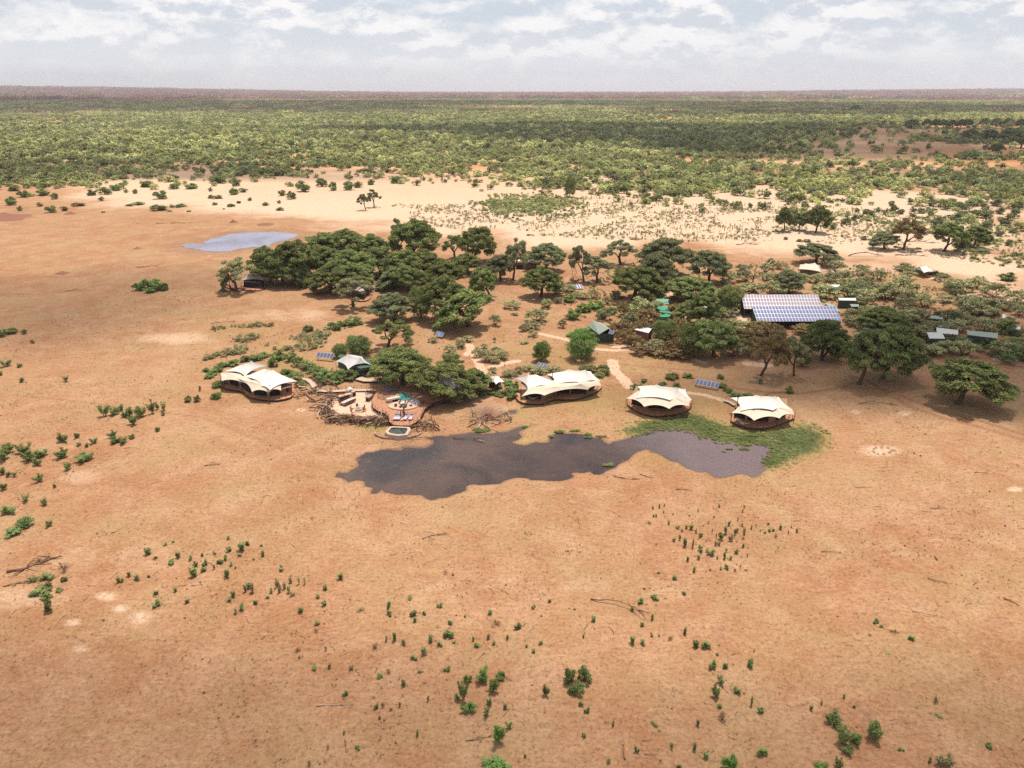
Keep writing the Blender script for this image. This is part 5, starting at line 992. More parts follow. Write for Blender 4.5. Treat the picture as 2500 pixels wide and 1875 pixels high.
# ---- smaller tents, lodge, houses
def smalltent(label, cor, pk, m, walls, wm, h=2.2, z0=.4, openings=(), deck=None, cat='tent', name='tent', inset_=.10, group=None):
    W_ = [P3(u, v, z0) for u, v in walls]; c = sum(W_, Vector()) / len(W_); root = thing(name, (c.x, c.y, 0), label, cat, group)
    if deck: deckpart(root, [P3(u, v, z0) for u, v in deck], z0, .2, rail=(0, max(1, len(deck) // 2)))
    wallring(root, W_, z0 if deck else -.05, h if deck else h + .45, wm, openings=openings)
    flysheet(root, 'roof_sheet', [P3(*p) for p in cor], [P3(*p) for p in pk], M[m], inset=inset_, rise=.25)
    for p in cor: pole(root, P3(*p), p[2], .05)
    return root
zg = cz(640, 740, 5.267)
def q(c, lst): return [(*c(x[0], x[1]), *x[2:]) for x in lst]
smalltent('grey roofed reception tent with dark green walls and corner post', q(zg, [(945,750,3.0),(1100,855,2.8),(1270,780,3.2),(1410,795,2.8),(1290,690,3.2),(1100,660,3.4)]), q(zg, [(1095,655,5.0),(1260,700,4.6)]), 'greycanvas', q(zg, [(980,800),(1270,960),(1390,940),(1400,840),(1020,770)]), 'gcanvas', 2.3, .1, [(1,.0,.9,.1,2.0)])
smalltent('small white star shaped canopy left of the long double tent', q(zb1, [(1258,490,2.9),(1275,447,3.0),(1410,440,3.0),(1470,500,2.8),(1375,525,2.8),(1340,500,2.9)]), q(zb1, [(1360,433,4.1)]), 'canvas', q(zb1, [(1300,560),(1400,570),(1430,530),(1310,525)]), 'mesh', 1.9, .1, cat='canopy', name='canopy')
smalltent('pale dusty tent at the left tip of the grove under the sparse olive tree', q(ze, [(665,815,2.8),(905,815,2.8),(920,760,3.0),(700,750,3.0)]), q(ze, [(735,742,4.8),(860,745,4.6)]), 'dirtycanvas', q(ze, [(690,890),(890,905),(910,850),(700,840)]), 'mesh', 2.1, .4, deck=q(ze, [(660,860),(680,910),(780,925),(890,910),(920,860),(850,820),(700,825)]))
smalltent('half hidden pale tent behind the fork trunked brownish acacia', q(ze, [(1850,940,2.8),(1985,945,2.8),(2050,890,3.0),(1880,880,3.0)]), q(ze, [(1925,850,4.8),(1990,862,4.6)]), 'dirtycanvas', q(ze, [(1870,1010),(1990,1025),(2040,960),(1880,950)]), 'mesh', 2.1, .4, deck=q(ze, [(1840,990),(1870,1030),(1990,1035),(2050,1010),(2050,960),(1880,955)]))
smalltent('white roofed square tent with brown walls between two domed trees', q(zc3, [(262,520,3.0),(480,550,3.0),(550,515,3.0),(390,470,3.2)]), q(zc3, [(365,470,4.6),(430,480,4.6)]), 'canvas', q(zc3, [(265,600),(470,610),(530,570),(300,560)]), 'brownwall', 2.5, .2, [(0,.0,.35,.1,2.0)], inset_=.03)
smalltent('white tent mostly hidden under the pale green acacia', q(cz(800,500,4.424), [(590,1090,3.0),(770,1120,3.0),(760,1060,3.2),(620,1050,3.2)]), q(cz(800,500,4.424), [(690,1050,5.2)]), 'canvas', q(cz(800,500,4.424), [(620,1150),(760,1160),(780,1110),(620,1110)]), 'mesh', 2.1, .2)
smalltent('pale tent roof glinting through the front left crowns of the grove', q(ze, [(860,720,3.0),(1000,735,3.0),(1010,700,3.2),(880,690,3.2)]), q(ze, [(930,690,5.0)]), 'canvas', q(ze, [(870,770),(990,780),(1000,740),(880,740)]), 'mesh', 2.1, .2)
smalltent('pale tent roof glinting through the upper left crowns of the grove', q(ze, [(1060,520,3.0),(1210,525,3.0),(1210,495,3.2),(1090,490,3.2)]), q(ze, [(1140,488,5.4)]), 'canvas', q(ze, [(1090,560),(1200,565),(1200,535),(1090,535)]), 'mesh', 2.1, .2)
smalltent('small beige gabled tent below the lone umbrella tree', [(1950,657,2.6),(2006,664,2.6),(1998,648,2.8),(1952,646,2.8)], [(1966,643,4.2),(1990,641,4.2)], 'cream', [(1952,668),(2002,672),(2000,660),(1955,658)], 'khaki', 2.0, .1, inset_=.03)
smalltent('white tent roof on the far sand left of the dark safari vehicle', [(2230,655,2.6),(2256,666,2.3),(2278,663,2.5),(2262,650,2.8)], [(2246,650,4.2)], 'canvas', [(2240,668),(2268,672),(2268,664),(2245,660)], 'khaki', 1.8, .1, inset_=.03)
def roofbox(label, corners, z, h, mr, mw, name='shed', cat='shed', slope=.5, ov=.35, door=False):
    """low house: four roof corners given on the photo at eaves height"""
    C_ = [P3(u, v, z) for u, v in corners]; c = sum(C_, Vector()) / 4; root = thing(name, (c.x, c.y, 0), label, cat)
    L_ = [(p.x - c.x, p.y - c.y) for p in C_]; mb = MB(); mb.prism([(x * .93, y * .90) for x, y in L_], -.1, z - .05, 0); obj('wall', mb.mesh('wall', [M[mw]]), root)
    mb = MB(); top = [(L_[i][0], L_[i][1], z + (slope if i in (2, 3) else 0)) for i in range(4)]; mb.add(top + [(x, y, q_ - .12) for x, y, q_ in top], [(0, 1, 2, 3), (7, 6, 5, 4), (0, 4, 5, 1), (1, 5, 6, 2), (2, 6, 7, 3), (3, 7, 4, 0)])
    obj('roof', mb.mesh('roof', [M[mr]]), root)
    if door: mb = MB(); mid = Vector((L_[0][0] + L_[1][0], L_[0][1] + L_[1][1], 0)) * .5 * .93; mb.box((mid.x, mid.y * .99, 0), (1.0, .1, 2.0), math.atan2(L_[1][1] - L_[0][1], L_[1][0] - L_[0][0])); obj('door', mb.mesh('door', [M['mesh']]), root)
    return root
zr = cz(2000, 600, 4.424); zs = cz(1750, 600, 5.53); zw = cz(1500, 600, 4.424)
for lab, cv, cs, z, mr, mw in [
 ('open shed with a pale flat roof at the lower left of the long low roofs', zr, [(1190,1000),(1360,1003),(1325,950),(1160,945)], 2.6, 'paleroof', 'greenwall'),
 ('long low building with pale green roof behind the thorn scrub', zr, [(1600,960),(1925,1000),(1930,955),(1590,925)], 2.8, 'greenroof', 'greenwall'),
 ('low building with pale roof left of the long low one', zr, [(1270,940),(1500,960),(1500,925),(1262,893)], 2.8, 'paleroof', 'greenwall'),
 ('narrow roofed shed behind the low pale roofed building', zr, [(1240,868),(1400,885),(1395,865),(1232,845)], 2.6, 'paleroof', 'greenwall'),
 ('small roof among the scrub right of the flat dark crown', zr, [(1200,782),(1335,795),(1335,775),(1200,765)], 2.6, 'greenroof', 'greenwall'),
 ('pale roofed green container right of the big solar arrays', zr, [(215,588),(398,592),(395,575),(203,572)], 2.8, 'paleroof', 'greenwall'),
 ('small pale roof below the green container', zr, [(350,657),(435,657),(425,643),(330,640)], 2.2, 'greenroof', 'greenwall'),
 ('long dark green roof above the pale dome tree', zr, [(0,440),(215,448),(225,430),(15,425)], 2.6, 'paleroof', 'tarp'),
 ('pale roof half under the flat dark crown', zr, [(575,815),(680,850),(690,790),(620,768)], 3.0, 'paleroof', 'greenwall'),
 ('pale tent like roof between dark crowns left of the twin acacias', zr, [(470,905),(590,900),(600,880),(500,872)], 2.6, 'paleroof', 'greenwall'),
 ('beige roof gable sticking out behind the big solar arrays', zs, [(1590,880),(1670,890),(1570,800),(1450,785)], 3.2, 'greenroof', 'greenwall'),
 ('grey roof sheet left of the round green tree', zw, [(215,905),(370,942),(410,900),(395,850)], 3.2, 'paleroof', 'brownwall'),
 ('grey roof under the bare limb of the dark acacia', zw, [(915,660),(1020,690),(1100,650),(1010,610)], 3.2, 'paleroof', 'greenwall'),
 ('white board on posts in the trees above the long roofs', zr, [(1975,775),(2010,790),(2015,760),(1980,745)], 2.2, 'paleroof', 'greenwall'),
 ('small pale roof at the far right edge of the camp', zr, [(2110,900),(2180,905),(2170,885),(2105,882)], 2.2, 'paleroof', 'greenwall')]:
    roofbox(lab, [cv(*c) for c in cs], z, 2.4, mr, mw, slope=.35)
for lab, cv, cs, z, mt in [('upper faded green canopy in the trees',zw,[(450,625),(590,632),(590,575),(445,570)],3.0,'tarp2'),('middle bright green canopy in the trees',zw,[(485,715),(620,735),(590,660),(455,650)],3.0,'tarp'),('lowest green canopy of the three, partly under a tree',zw,[(480,790),(580,785),(610,745),(472,742)],2.6,'tarp')]:
    P_ = [P3(*cv(*c), z) for c in cs]; c = sum(P_, Vector()) / 4; root = thing('canopy', (c.x, c.y, 0), lab, 'canopy', 'green canopies in the trees'); flysheet(root, 'sheet', P_, [P3(*cv(cs[3][0] + 15, (cs[0][1] + cs[3][1]) / 2), z + .7), P3(*cv(cs[2][0] - 15, (cs[1][1] + cs[2][1]) / 2), z + .7)], M[mt], inset=.03, rise=.05, dip=.1)
    for p in P_: pole(root, p, z, .05, 'steel')
# green roofed house with gable
hp = [zc3(*c) for c in [(1160,1310),(1265,1250),(1095,1165),(1035,1215)]]
root = thing('house', tuple(Vector((P3(*hp[0], 3).x, P3(*hp[0], 3).y, 0))), 'grey green gabled house with a small solar panel on its roof', 'house'); o = root.location
A = [P3(*zc3(X, Y), z) - o for X, Y, z in [(1160,1310,2.8),(1035,1215,2.8),(1095,1162,4.6),(1265,1248,4.6),(1340,1300,2.8),(1215,1200,2.8)]]
mb = MB(); mb.add(A + [a - Vector((0, 0, .12)) for a in A], [(0, 3, 2, 1), (3, 4, 5, 2), (6, 7, 8, 9), (9, 8, 11, 10), (0, 6, 9, 3), (3, 9, 10, 4), (0, 1, 7, 6), (4, 10, 11, 5)]); obj('roof', mb.mesh('roof', [M['greenroof']]), root)
ww = MB(); q0 = [A[0], A[1], A[5], A[4]]; cc = sum(q0, Vector()) / 4; ww.prism([((p.x - cc.x) * .9 + cc.x, (p.y - cc.y) * .9 + cc.y) for p in q0], -.1, 2.7); obj('wall', ww.mesh('wall', [M['greenwall']]), root)
# ------------------------------------------------------------------ solar arrays
def solar(label, BL, BR, TL, zb, ztp, cols, rows, mcell, group=None, wallm=None, legs=True):
    bl = P3(*BL, zb); br = P3(*BR, zb); tl = P3(*TL, ztp); ex = (br - bl) / cols; ey0 = tl - bl; e = (br - bl).normalized(); ey = (ey0 - e * ey0.dot(e)) / rows; ex = e * ex.length; c = bl + (br - bl) / 2
    root = thing('solar_array', (c.x, c.y, 0), label, 'solar array', group); o = root.location; up = ex.cross(ey).normalized(); shear = e * (ey0.dot(e)) / rows
    pm = MB(); a = ex * .5; b = (ey) * .5; w, h = ex.length, ey.length
    def P(i, j, k=0): return bl - o + ex * i + (ey + shear) * j + up * k
    fr = MB(); g = .045 / w; gh = .05 / h
    def panel():
        mb = MB(); s = [P(0, 0), P(1, 0), P(1, 1), P(0, 1)]; mb.add(s + [p - up * .05 for p in s], [(3, 7, 4, 0), (0, 4, 5, 1), (1, 5, 6, 2), (2, 6, 7, 3), (4, 7, 6, 5)], 1)
        i_ = [P(g, gh, 0), P(1 - g, gh, 0), P(1 - g, 1 - gh, 0), P(g, 1 - gh, 0)]; mb.add(s + i_, [(0, 1, 5, 4), (1, 2, 6, 5), (2, 3, 7, 6), (3, 0, 4, 7)], 1); mb.add(i_, [(0, 1, 2, 3)], 0)
        return mb.mesh('panel', [M[mcell], M['alu']])
    me = panel()
    for j in range(rows):
        for i in range(cols): obj('panel', me, root, P(i, j) - P(0, 0))
    lg = MB()
    for i in ([0, cols] if cols < 10 else range(0, cols + 1, 4)):
        for j in (0.1, rows - .1): p = P(min(max(i, .15), cols - .15), j, -.08); lg.tube([(p.x, p.y, -.1), (p.x, p.y, p.z)], .05 if cols < 10 else .09, 4)
    lg.tube([P(0, .1, -.1), P(cols, .1, -.1)], .05, 4); lg.tube([P(0, rows - .1, -.1), P(cols, rows - .1, -.1)], .05, 4); obj('support', lg.mesh('support', [M['steel']]), root)
    if wallm:   # side wall under the left end
        for ii in (0.3, cols - .3):
            mb = MB(); A_ = P(ii, .2, -.12); B_ = P(ii, rows - .1, -.12); mb.add([(A_.x, A_.y, -.1), (B_.x, B_.y, -.1), (B_.x, B_.y, B_.z), (A_.x, A_.y, A_.z)], [(0, 1, 2, 3)]); v = [Vector(x) + e * .15 for x in mb.v]; mb.add(v, [(3, 2, 1, 0)]); mb.f += [(3, 2, 6, 7), (0, 3, 7, 4), (1, 5, 6, 2)]; mb.m += [0] * 3; obj('side_wall', mb.mesh('side_wall', [M[wallm]]), root)
        mb = MB(); A_ = P(.3, rows - .1, -.12); B_ = P(cols - .3, rows - .1, -.12); mb.add([(A_.x, A_.y, -.1), (B_.x, B_.y, -.1), (B_.x, B_.y, A_.z), (A_.x, A_.y, A_.z)], [(0, 1, 2, 3)]); mb.add([(x, y + .12, z) for x, y, z in mb.v], [(3, 2, 1, 0)]); obj('back_wall', mb.mesh('back_wall', [M[wallm]]), root)
    return root
solar('front half of the big solar roof, bluish panels, nearer the dark trees', zs(545,1018), zs(1690,1018), zs(475,812), 2.9, 6.2, 26, 4, 'cellw', wallm='greenwall')
solar('back half of the big solar roof, pinkish grey panels', zs(372,850), zs(1428,812+38), zs(333,660), 3.0, 6.0, 26, 4, 'cellp', wallm='greenwall')
solar('six panel solar array left above the rightmost tent', zr5(868,385), zr5(1118,430), zr5(888,330), .9, 1.9, 6, 1, 'cellw')
solar('three panel solar array behind the long double tent', zb1(1795,342), zb1(1898,358), zb1(1830,287), .8, 1.9, 3, 1, 'cellw')
solar('five panel solar array left of the grey reception tent', zg(690,692), zg(905,712), zg(715,630), .9, 2.0, 5, 1, 'cellw')
solar('six panel solar array under the thin bent tree', (1387,704), (1425,704), (1382,695), .5, 1.4, 6, 1, 'cellw')
solar('small two panel solar array on the grove path', (1062,819), (1080,823), (1067,808), .6, 1.6, 2, 1, 'cellw')
solar('small solar panel on the right roof slope of the green gabled house', zc3(1262,1300), zc3(1315,1310), zc3(1280,1262), 3.3, 4.2, 1, 1, 'cellw')
for lab, u, v in [('small white water tank on a stand right of the green container', 2098, 771), ('small white tank by the small beige tent', 2030, 677), ('small white tank left of the long dark green roof', 2001, 717)]:
    k, p = mpp(u, v); root = thing('water_tank', (p.x, p.y, 0), lab, 'water tank'); mb = MB(); [mb.box((sx_ * .5, sy_ * .5, -.1), (.1, .1, 1.3)) for sx_ in (-1, 1) for sy_ in (-1, 1)]; obj('stand', mb.mesh('stand', [M['steel']]), root); mb = MB(); mb.cyl((0, 0, 1.2), .62, 1.3, 14); mb.cyl((0, 0, 2.5), .66, .1, 14); obj('tank', mb.mesh('tank', [M['white']]), root)
# safari vehicle
k, p = mpp(2281, 673); root = thing('safari_vehicle', (p.x, p.y, 0), 'dark open safari vehicle parked by the white tent roof on the far sand', 'vehicle', rz=.15)
mb = MB(); mb.box((0, 0, .55), (4.4, 1.7, .55)); mb.box((1.5, 0, 1.1), (1.3, 1.6, .25)); obj('body', mb.mesh('body', [M['black']]), root)
mb = MB(); mb.box((-.4, 0, 2.1), (2.9, 1.7, .08)); [mb.box((x, y, 1.0), (.06, .06, 1.1)) for x in (-1.8, -.4, .95) for y in (-.78, .78)]; obj('canopy_frame', mb.mesh('canopy_frame', [M['khaki']]), root)
mb = MB(); mb.box((.85, 0, 1.35), (.05, 1.5, .5)); obj('windscreen', mb.mesh('windscreen', [M['cellw']]), root)
mb = MB(); [mb.box((x, 0, 1.1), (.35, 1.4, .55)) for x in (-1.5, -.7, .2)]; obj('seat', mb.mesh('seat', [M['woodfurn']]), root)
for x in (-1.4, 1.4):
    for y in (-.85, .85): mb = MB(); mb.tube([(0, -.14, 0), (0, .14, 0)], .4, 12); obj('wheel', mb.mesh('wheel', [M['rubber']]), root, (x, y, .4))
# ------------------------------------------------------------------ central terrace, boma fence, pool deck
Z1 = cz(760, 920, 7.373)
def W1(X, Y, z=0.0): return P3(*Z1(X, Y), z)
tp = curve_pts([tuple(W1(X, Y)) for X, Y in [(340,560),(350,480),(430,420),(560,370),(700,300),(900,285),(1100,285),(1110,430),(1110,560),(1240,640),(1380,740),(1300,745),(1100,720),(900,715),(700,700),(520,670),(400,620)]], 3)
mb = MB(); c = sum(tp, Vector()) / len(tp); mb.prism([(x.x, x.y) for x in tp], -.2, .14); tag(obj('terrace', mb.mesh('terrace', [M['terr']])), 'pale swept sand terrace inside the branch fence', None, kind='structure')
TZ = .14
# pool deck and lodge deck
DZ = 1.0
def W2(X, Y, z=0.0): return P3(*zb1(X, Y), z)
dk = [W1(X, Y, DZ) for X, Y in [(1165,270),(1120,360),(1085,470),(1110,550),(1200,610),(1330,655),(1385,720),(1400,800),(1480,862),(1620,875),(1765,872),(1880,820),(1960,750),(2005,660),(2050,570)]] + [W2(X, Y, DZ) for X, Y in [(700,715),(830,690),(940,660),(1050,625),(1165,588),(1150,555),(900,540),(560,530),(330,530),(200,530),(110,540)]]
root = thing('pool_deck', (W2(400, 700).x, W2(400, 700).y, 0), 'large curved timber deck between the sand terrace and the waterhole', 'deck'); o = root.location
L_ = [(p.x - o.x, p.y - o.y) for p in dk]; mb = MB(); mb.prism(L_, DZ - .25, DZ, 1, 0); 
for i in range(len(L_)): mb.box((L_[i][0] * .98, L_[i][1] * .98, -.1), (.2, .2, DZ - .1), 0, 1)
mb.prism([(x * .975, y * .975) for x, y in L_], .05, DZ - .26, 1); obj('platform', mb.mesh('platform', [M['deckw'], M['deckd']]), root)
# boards of the platform as shallow raised strips, kept narrow
from mathutils.geometry import intersect_line_line_2d
pl_ = np.array(L_); yb = pl_[:, 1].min() + .3; bm_ = MB(); nb = 0
while yb < pl_[:, 1].max() - .3:
    xs_ = []
    for i in range(len(L_)):
        (ax, ay), (bx, by) = L_[i], L_[(i + 1) % len(L_)]
        if (ay <= yb) != (by <= yb): xs_.append(ax + (yb - ay) / (by - ay) * (bx - ax))
    xs_.sort()
    for a, b in zip(xs_[::2], xs_[1::2]):
        if b - a > 1: bm_.box(((a + b) / 2, yb, DZ - .01), (b - a - .3, .26, .035), 0)
    yb += .31; nb += 1
s_ = obj('boards', bm_.mesh('boards', [mat('deck_board_tops', (.36, .18, .105), .8, var=.25, vscale=1.5)]), root); s_['kind'] = 'stuff'
def railing(label, pts, z, h=1.0, step=1.2, root=None):
    mb = MB(); last = None; dense = []
    for a, b in zip(pts[:-1], pts[1:]):
        n = max(1, int((b - a).length / .6)); dense += [a.lerp(b, k / n) for k in range(n)]
    dense.append(pts[-1]); o = dense[0].copy(); o.z = 0
    for p in dense:
        q_ = Vector((p.x, p.y, z)) - o
        if last is None or (q_ - last).length > step: mb.tube([q_, q_ + Vector((0, 0, h))], .04, 4); last = q_
    for hh in (h - .05, h * .5): mb.tube([Vector((p.x, p.y, z + hh)) - o for p in dense], .03, 4)
    if root: r = obj('railing', mb.mesh('railing', [M['rail']]), root, o - root.location); return r
    return tag(obj('railing', mb.mesh('railing', [M['rail']]), None, o), label, 'railing')
railing(None, dk[1:9], DZ, root=root); railing(None, dk[10:16], DZ, root=root); railing(None, dk[15:20], DZ, root=root)
# boardwalks
def walk(label, pts, w, z, rails=True):
    P_ = [P3(*p, z) for p in pts]; o = P_[0].copy(); o.z = 0; Lh = []; Rh = []
    for i, p in enumerate(P_): d = (P_[min(i + 1, len(P_) - 1)] - P_[max(i - 1, 0)]).normalized(); n_ = Vector((-d.y, d.x, 0)) * w / 2; Lh.append(p + n_ - o); Rh.append(p - n_ - o)
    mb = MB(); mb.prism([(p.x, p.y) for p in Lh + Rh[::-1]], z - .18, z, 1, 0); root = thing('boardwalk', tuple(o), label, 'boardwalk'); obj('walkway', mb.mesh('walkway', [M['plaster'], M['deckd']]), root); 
    if rails: railing(None, [p + o for p in Lh], z, .95, root=root)
walk('raised boardwalk from the terrace steps to the leftmost tent', [zg(530,965), zg(600,985), zg(650,1030), zg(680,1085), zg(730,1125), zg(900,1130), zg(1150,1115), zg(1430,1115)], 1.5, .5)
walk('short boardwalk from the reception tent to the deck trees', [zg(1235,960), zg(1330,985), zg(1450,985), zg(1560,980)], 2.4, .5)
walk('small ramp at the back left corner of the rightmost tent', [zr5(1190,560), zr5(1250,580), zr5(1310,615)], 1.2, .5)
# lodge under the trees
lodge = thing('lodge_tent', (W2(950, 480).x, W2(950, 480).y, 0), 'main lodge tent hidden under the two deck trees, arched dark front', 'tent')
flysheet(lodge, 'roof_sheet', [W2(720,560,3.4), W2(835,630,3.2), W2(935,640,3.2), W2(1040,590,3.2), W2(1080,530,3.4), W2(1060,460,3.6), W2(900,400,3.8), W2(740,450,3.6)], [W2(860,300,8.2), W2(1075,430,5.2)], M['canvas'], rise=.9)
wallring(lodge, [W2(700,600,DZ), W2(900,660,DZ), W2(1120,590,DZ), W2(1150,530,DZ), W2(760,520,DZ)], DZ, 2.4, 'mesh', 'open_front')
# pools
def ringpool(label, poly, z, w, mt, rim, wm, depth=.12, name='pool', cat='pool', skirt=None):
    P_ = [Vector(p) for p in poly]; c = sum(P_, Vector()) / len(P_); root = thing(name, (c.x, c.y, 0), label, cat); o = root.location; inn = [p - o for p in P_]; out = [(p.normalized() * (p.length + w)) for p in [Vector((q.x, q.y, 0)) for q in inn]]
    n = len(inn); mb = MB(); vs = [(p.x, p.y, z) for p in inn] + [(p.x, p.y, z) for p in out] + [(p.x, p.y, z - depth) for p in inn] + [(p.x * (1.0 if not skirt else 1.06), p.y * (1.0 if not skirt else 1.06), (z - .3 if not skirt else -.1)) for p in out]
    mb.add(vs, [f for i in range(n) for j in [(i + 1) % n] for f in ((i, j, n + j, n + i), (2 * n + i, 2 * n + j, j, i), (n + i, n + j, 3 * n + j, 3 * n + i))]); me = mb.mesh('rim', [M[rim]]); obj('rim', me, root)
    mb = MB(); mb.add([(p.x, p.y, z - depth) for p in inn], [tuple(range(n))]); obj('water_surface', mb.mesh('water_surface', [M[wm]]), root); return root
tl = [W1(X, Y, DZ + .30) for X, Y in [(1530,340),(1600,302),(1700,292),(1800,300),(1830,350),(1760,420),(1680,430),(1580,420)]]
ringpool('round teal plunge pool set in the timber deck', tl[::-1], DZ + .30, .35, None, 'plaster', 'teal', .06)
tr_ = [W1(X, Y, .95) for X, Y in [(1385,985),(1440,912),(1500,908),(1720,918),(1735,950),(1690,1025),(1560,1035),(1430,1015)]]
ringpool('dark green pool with a stone skirt below the deck tip', tr_[::-1], .95, .7, None, 'plaster', 'darkpool', .2, skirt=True)
mb = MB(); c_ = W1(1560, 1010); 
for i in range(40):
    a = math.pi * (1.06 + .88 * i / 39); r1 = 5.1 + random.uniform(-.1, .1)
    tag(obj('stone', None), None, None) if False else mb.box((math.cos(a) * r1 * 1.0, math.sin(a) * r1 * .62, -.1), (.5, .35, random.uniform(.3, .5)), a + 1.57)
tag(obj('stone_kerb', mb.mesh('stone_kerb', [M['stone']]), None, (c_.x, c_.y + .2, 0)), 'curved row of dark stones around the dark green pool', 'kerb')
# seating by the teal pool
def arcseat(label, cX, cY, a0, a1, r, w, z, cush, n=9):
    c = W1(cX, cY, DZ); root = thing('bench_seat', (c.x, c.y, DZ), label, 'sofa'); mb = MB(); arc = lambda rr, zz: [(rr * math.cos(a0 + (a1 - a0) * i / n), rr * math.sin(a0 + (a1 - a0) * i / n)) for i in range(n + 1)]
    mb.prism(arc(r, 0) + arc(r + w, 0)[::-1], 0, .45, 0); mb.prism(arc(r + w - .25, 0) + arc(r + w, 0)[::-1], .46, .95, 0); obj('base', mb.mesh('base', [M['plaster']]), root)
    for i in range(n - 1):
        a = a0 + (a1 - a0) * (i + 1) / n; mb = MB(); mb.box(((r + w * .4) * math.cos(a), (r + w * .4) * math.sin(a), .46), (w * .55, .42, .16), a); mb.box(((r + w * .78) * math.cos(a), (r + w * .78) * math.sin(a), .55), (.16, .4, .38), a); obj('cushion', mb.mesh('cushion', [M[cush if i % 2 else 'cushion']]), root)
arcseat('curved sofa with blue patterned cushions right of the teal pool', 1650, 560, .30, 1.25, 3.0, 1.1, DZ, 'cushionb')
mb = MB(); root = thing('daybed', (W1(1480, 440, DZ).x, W1(1480, 440, DZ).y, DZ), 'built in bench with pale cushions left of the teal pool', 'bench', rz=.5); mb.box((0, 0, 0), (3.6, 1.1, .7)); obj('base', mb.mesh('base', [M['plaster']]), root); mb = MB(); [mb.box((x, .1, .7), (.6, .9, .22), .1 * i) for i, x in enumerate((-1.3, -.65, 0, .65, 1.3))]; obj('cushion', mb.mesh('cushion', [M['white']]), root); mb = MB(); mb.box((.4, -.5, .1), (1.6, .14, .5)); obj('niche', mb.mesh('niche', [M['mesh']]), root)
c = W1(1655, 530, DZ); root = thing('round_lounge', (c.x, c.y, DZ), 'round pale lounge platform beside the curved sofa', 'platform'); mb = MB(); n = 28; vs = [(3.5 * math.cos(6.2832 * i / n), 2.5 * math.sin(6.2832 * i / n)) for i in range(n)]; mb.prism(vs, 0, .28); obj('base', mb.mesh('base', [M['plaster']]), root)
for i, (X, Y, nm) in enumerate([(1520,525,'left'),(1610,545,'second'),(1695,545,'third'),(1790,520,'right')]):
    p = W1(X, Y, DZ + .28); r_ = thing('lounge_chair', tuple(p), '%s low chair on the round pale lounge platform' % nm, 'chair', 'low chairs on the round platform', rz=i * .5 + .3); mb = MB(); mb.box((0, 0, .2), (.6, .6, .12)); mb.box((0, -.28, .2), (.6, .08, .5)); [mb.box((x, y, 0), (.05, .05, .2)) for x in (-.25, .25) for y in (-.25, .25)]; obj('frame', mb.mesh('frame', [M['woodfurn']]), r_); mb = MB(); mb.box((0, 0, .32), (.5, .5, .08)); obj('cushion', mb.mesh('cushion', [M['cushion']]), r_)
def tablem(label, p, r, h, mt, name='round_table', cat='table'):
    root = thing(name, tuple(p), label, cat); mb = MB(); mb.cyl((0, 0, h - .08), r, .08, 16); obj('tabletop', mb.mesh('tabletop', [M[mt]]), root); mb = MB(); mb.cyl((0, 0, 0), r * .25, h - .08, 8); obj('pedestal', mb.mesh('pedestal', [M['woodfurn']]), root); return root
tablem('low square looking table on the round pale lounge platform', W1(1665, 495, DZ + .28), .6, .5, 'white')
# loungers
lp = MB(); 
def lounger(X, Y, rz, label, cm='cushion'):
    p = W1(X, Y, DZ + .03); root = thing('sun_lounger', tuple(p), label, 'sun lounger', 'sun loungers on the pool deck', rz=rz); mb = MB(); mb.box((0, -.25, .25), (.8, 1.45, .08)); [mb.box((x, y, 0), (.06, .06, .25)) for x in (-.33, .33) for y in (-.85, .75)]; obj('frame', mb.mesh('frame', [M['woodfurn']]), root)
    mb = MB(); mb.box((0, -.25, .33), (.74, 1.4, .10)); mb.add([(-.37, .45, .33), (.37, .45, .33), (.37, 1.1, .85), (-.37, 1.1, .85), (-.37, .5, .25), (.37, .5, .25), (.37, 1.15, .77), (-.37, 1.15, .77)], [(0, 1, 2, 3), (7, 6, 5, 4), (0, 4, 5, 1), (1, 5, 6, 2), (2, 6, 7, 3), (3, 7, 4, 0)]); obj('mattress', mb.mesh('mattress', [M[cm]]), root)
    mb = MB(); mb.box((0, 1.0, .82), (.6, .3, .12)); obj('pillow', mb.mesh('pillow', [M['cushionb']]), root)
for X, nm in [(1518, 'leftmost of the four loungers at the deck tip'), (1580, 'second lounger from the left at the deck tip'), (1700, 'third lounger at the deck tip, right of the small table'), (1795, 'rightmost of the four loungers at the deck tip')]: lounger(X, 762, -.12, nm)
lounger(1370, 265, 1.0, 'shaded dark lounger left of the teal pool', 'cushionb'); lounger(1465, 245, 1.0, 'shaded lounger nearest the big tree by the teal pool', 'cushionb')
tablem('small white side table between the loungers', W1(1632, 790, DZ + .03), .28, .4, 'white')
dt = deadtree(0, 0, 0, 4.6, 'bare dead tree growing through the deck behind the loungers', 'deadwood', 4, .16, None, tuple(W1(1700, 700, DZ)), 4.6)
mb = MB(); p = W1(1612, 745, DZ); mb.tube([(0, 0, 0), (.05, .1, 1.9)], [.16, .11], 7); tag(obj('stump', mb.mesh('stump', [M['deadwood']]), None, tuple(p)), 'upright tree stump between the loungers on the deck', 'stump')
for X0, Y0, X1, Y1, lb in [(1200,385,1420,430,'left low fence of three rails by the teal pool'),(1950,470,2110,500,'right low fence of three rails by the curved sofa')]:
    a, b = W1(X0, Y0, DZ), W1(X1, Y1, DZ); r_ = thing('rail_fence', tuple(a), lb, 'fence'); 
    for k in range(3): mb = MB(); mb.tube([Vector((0, 0, .3 + k * .35)), b - a + Vector((0, 0, .3 + k * .35))], .06, 5); obj('rail', mb.mesh('rail', [M['rail']]), r_)
    mb = MB(); [mb.tube([(b - a) * f, (b - a) * f + Vector((0, 0, 1.1))], .06, 5) for f in (0, .5, 1)]; obj('post', mb.mesh('post', [M['rail']]), r_)
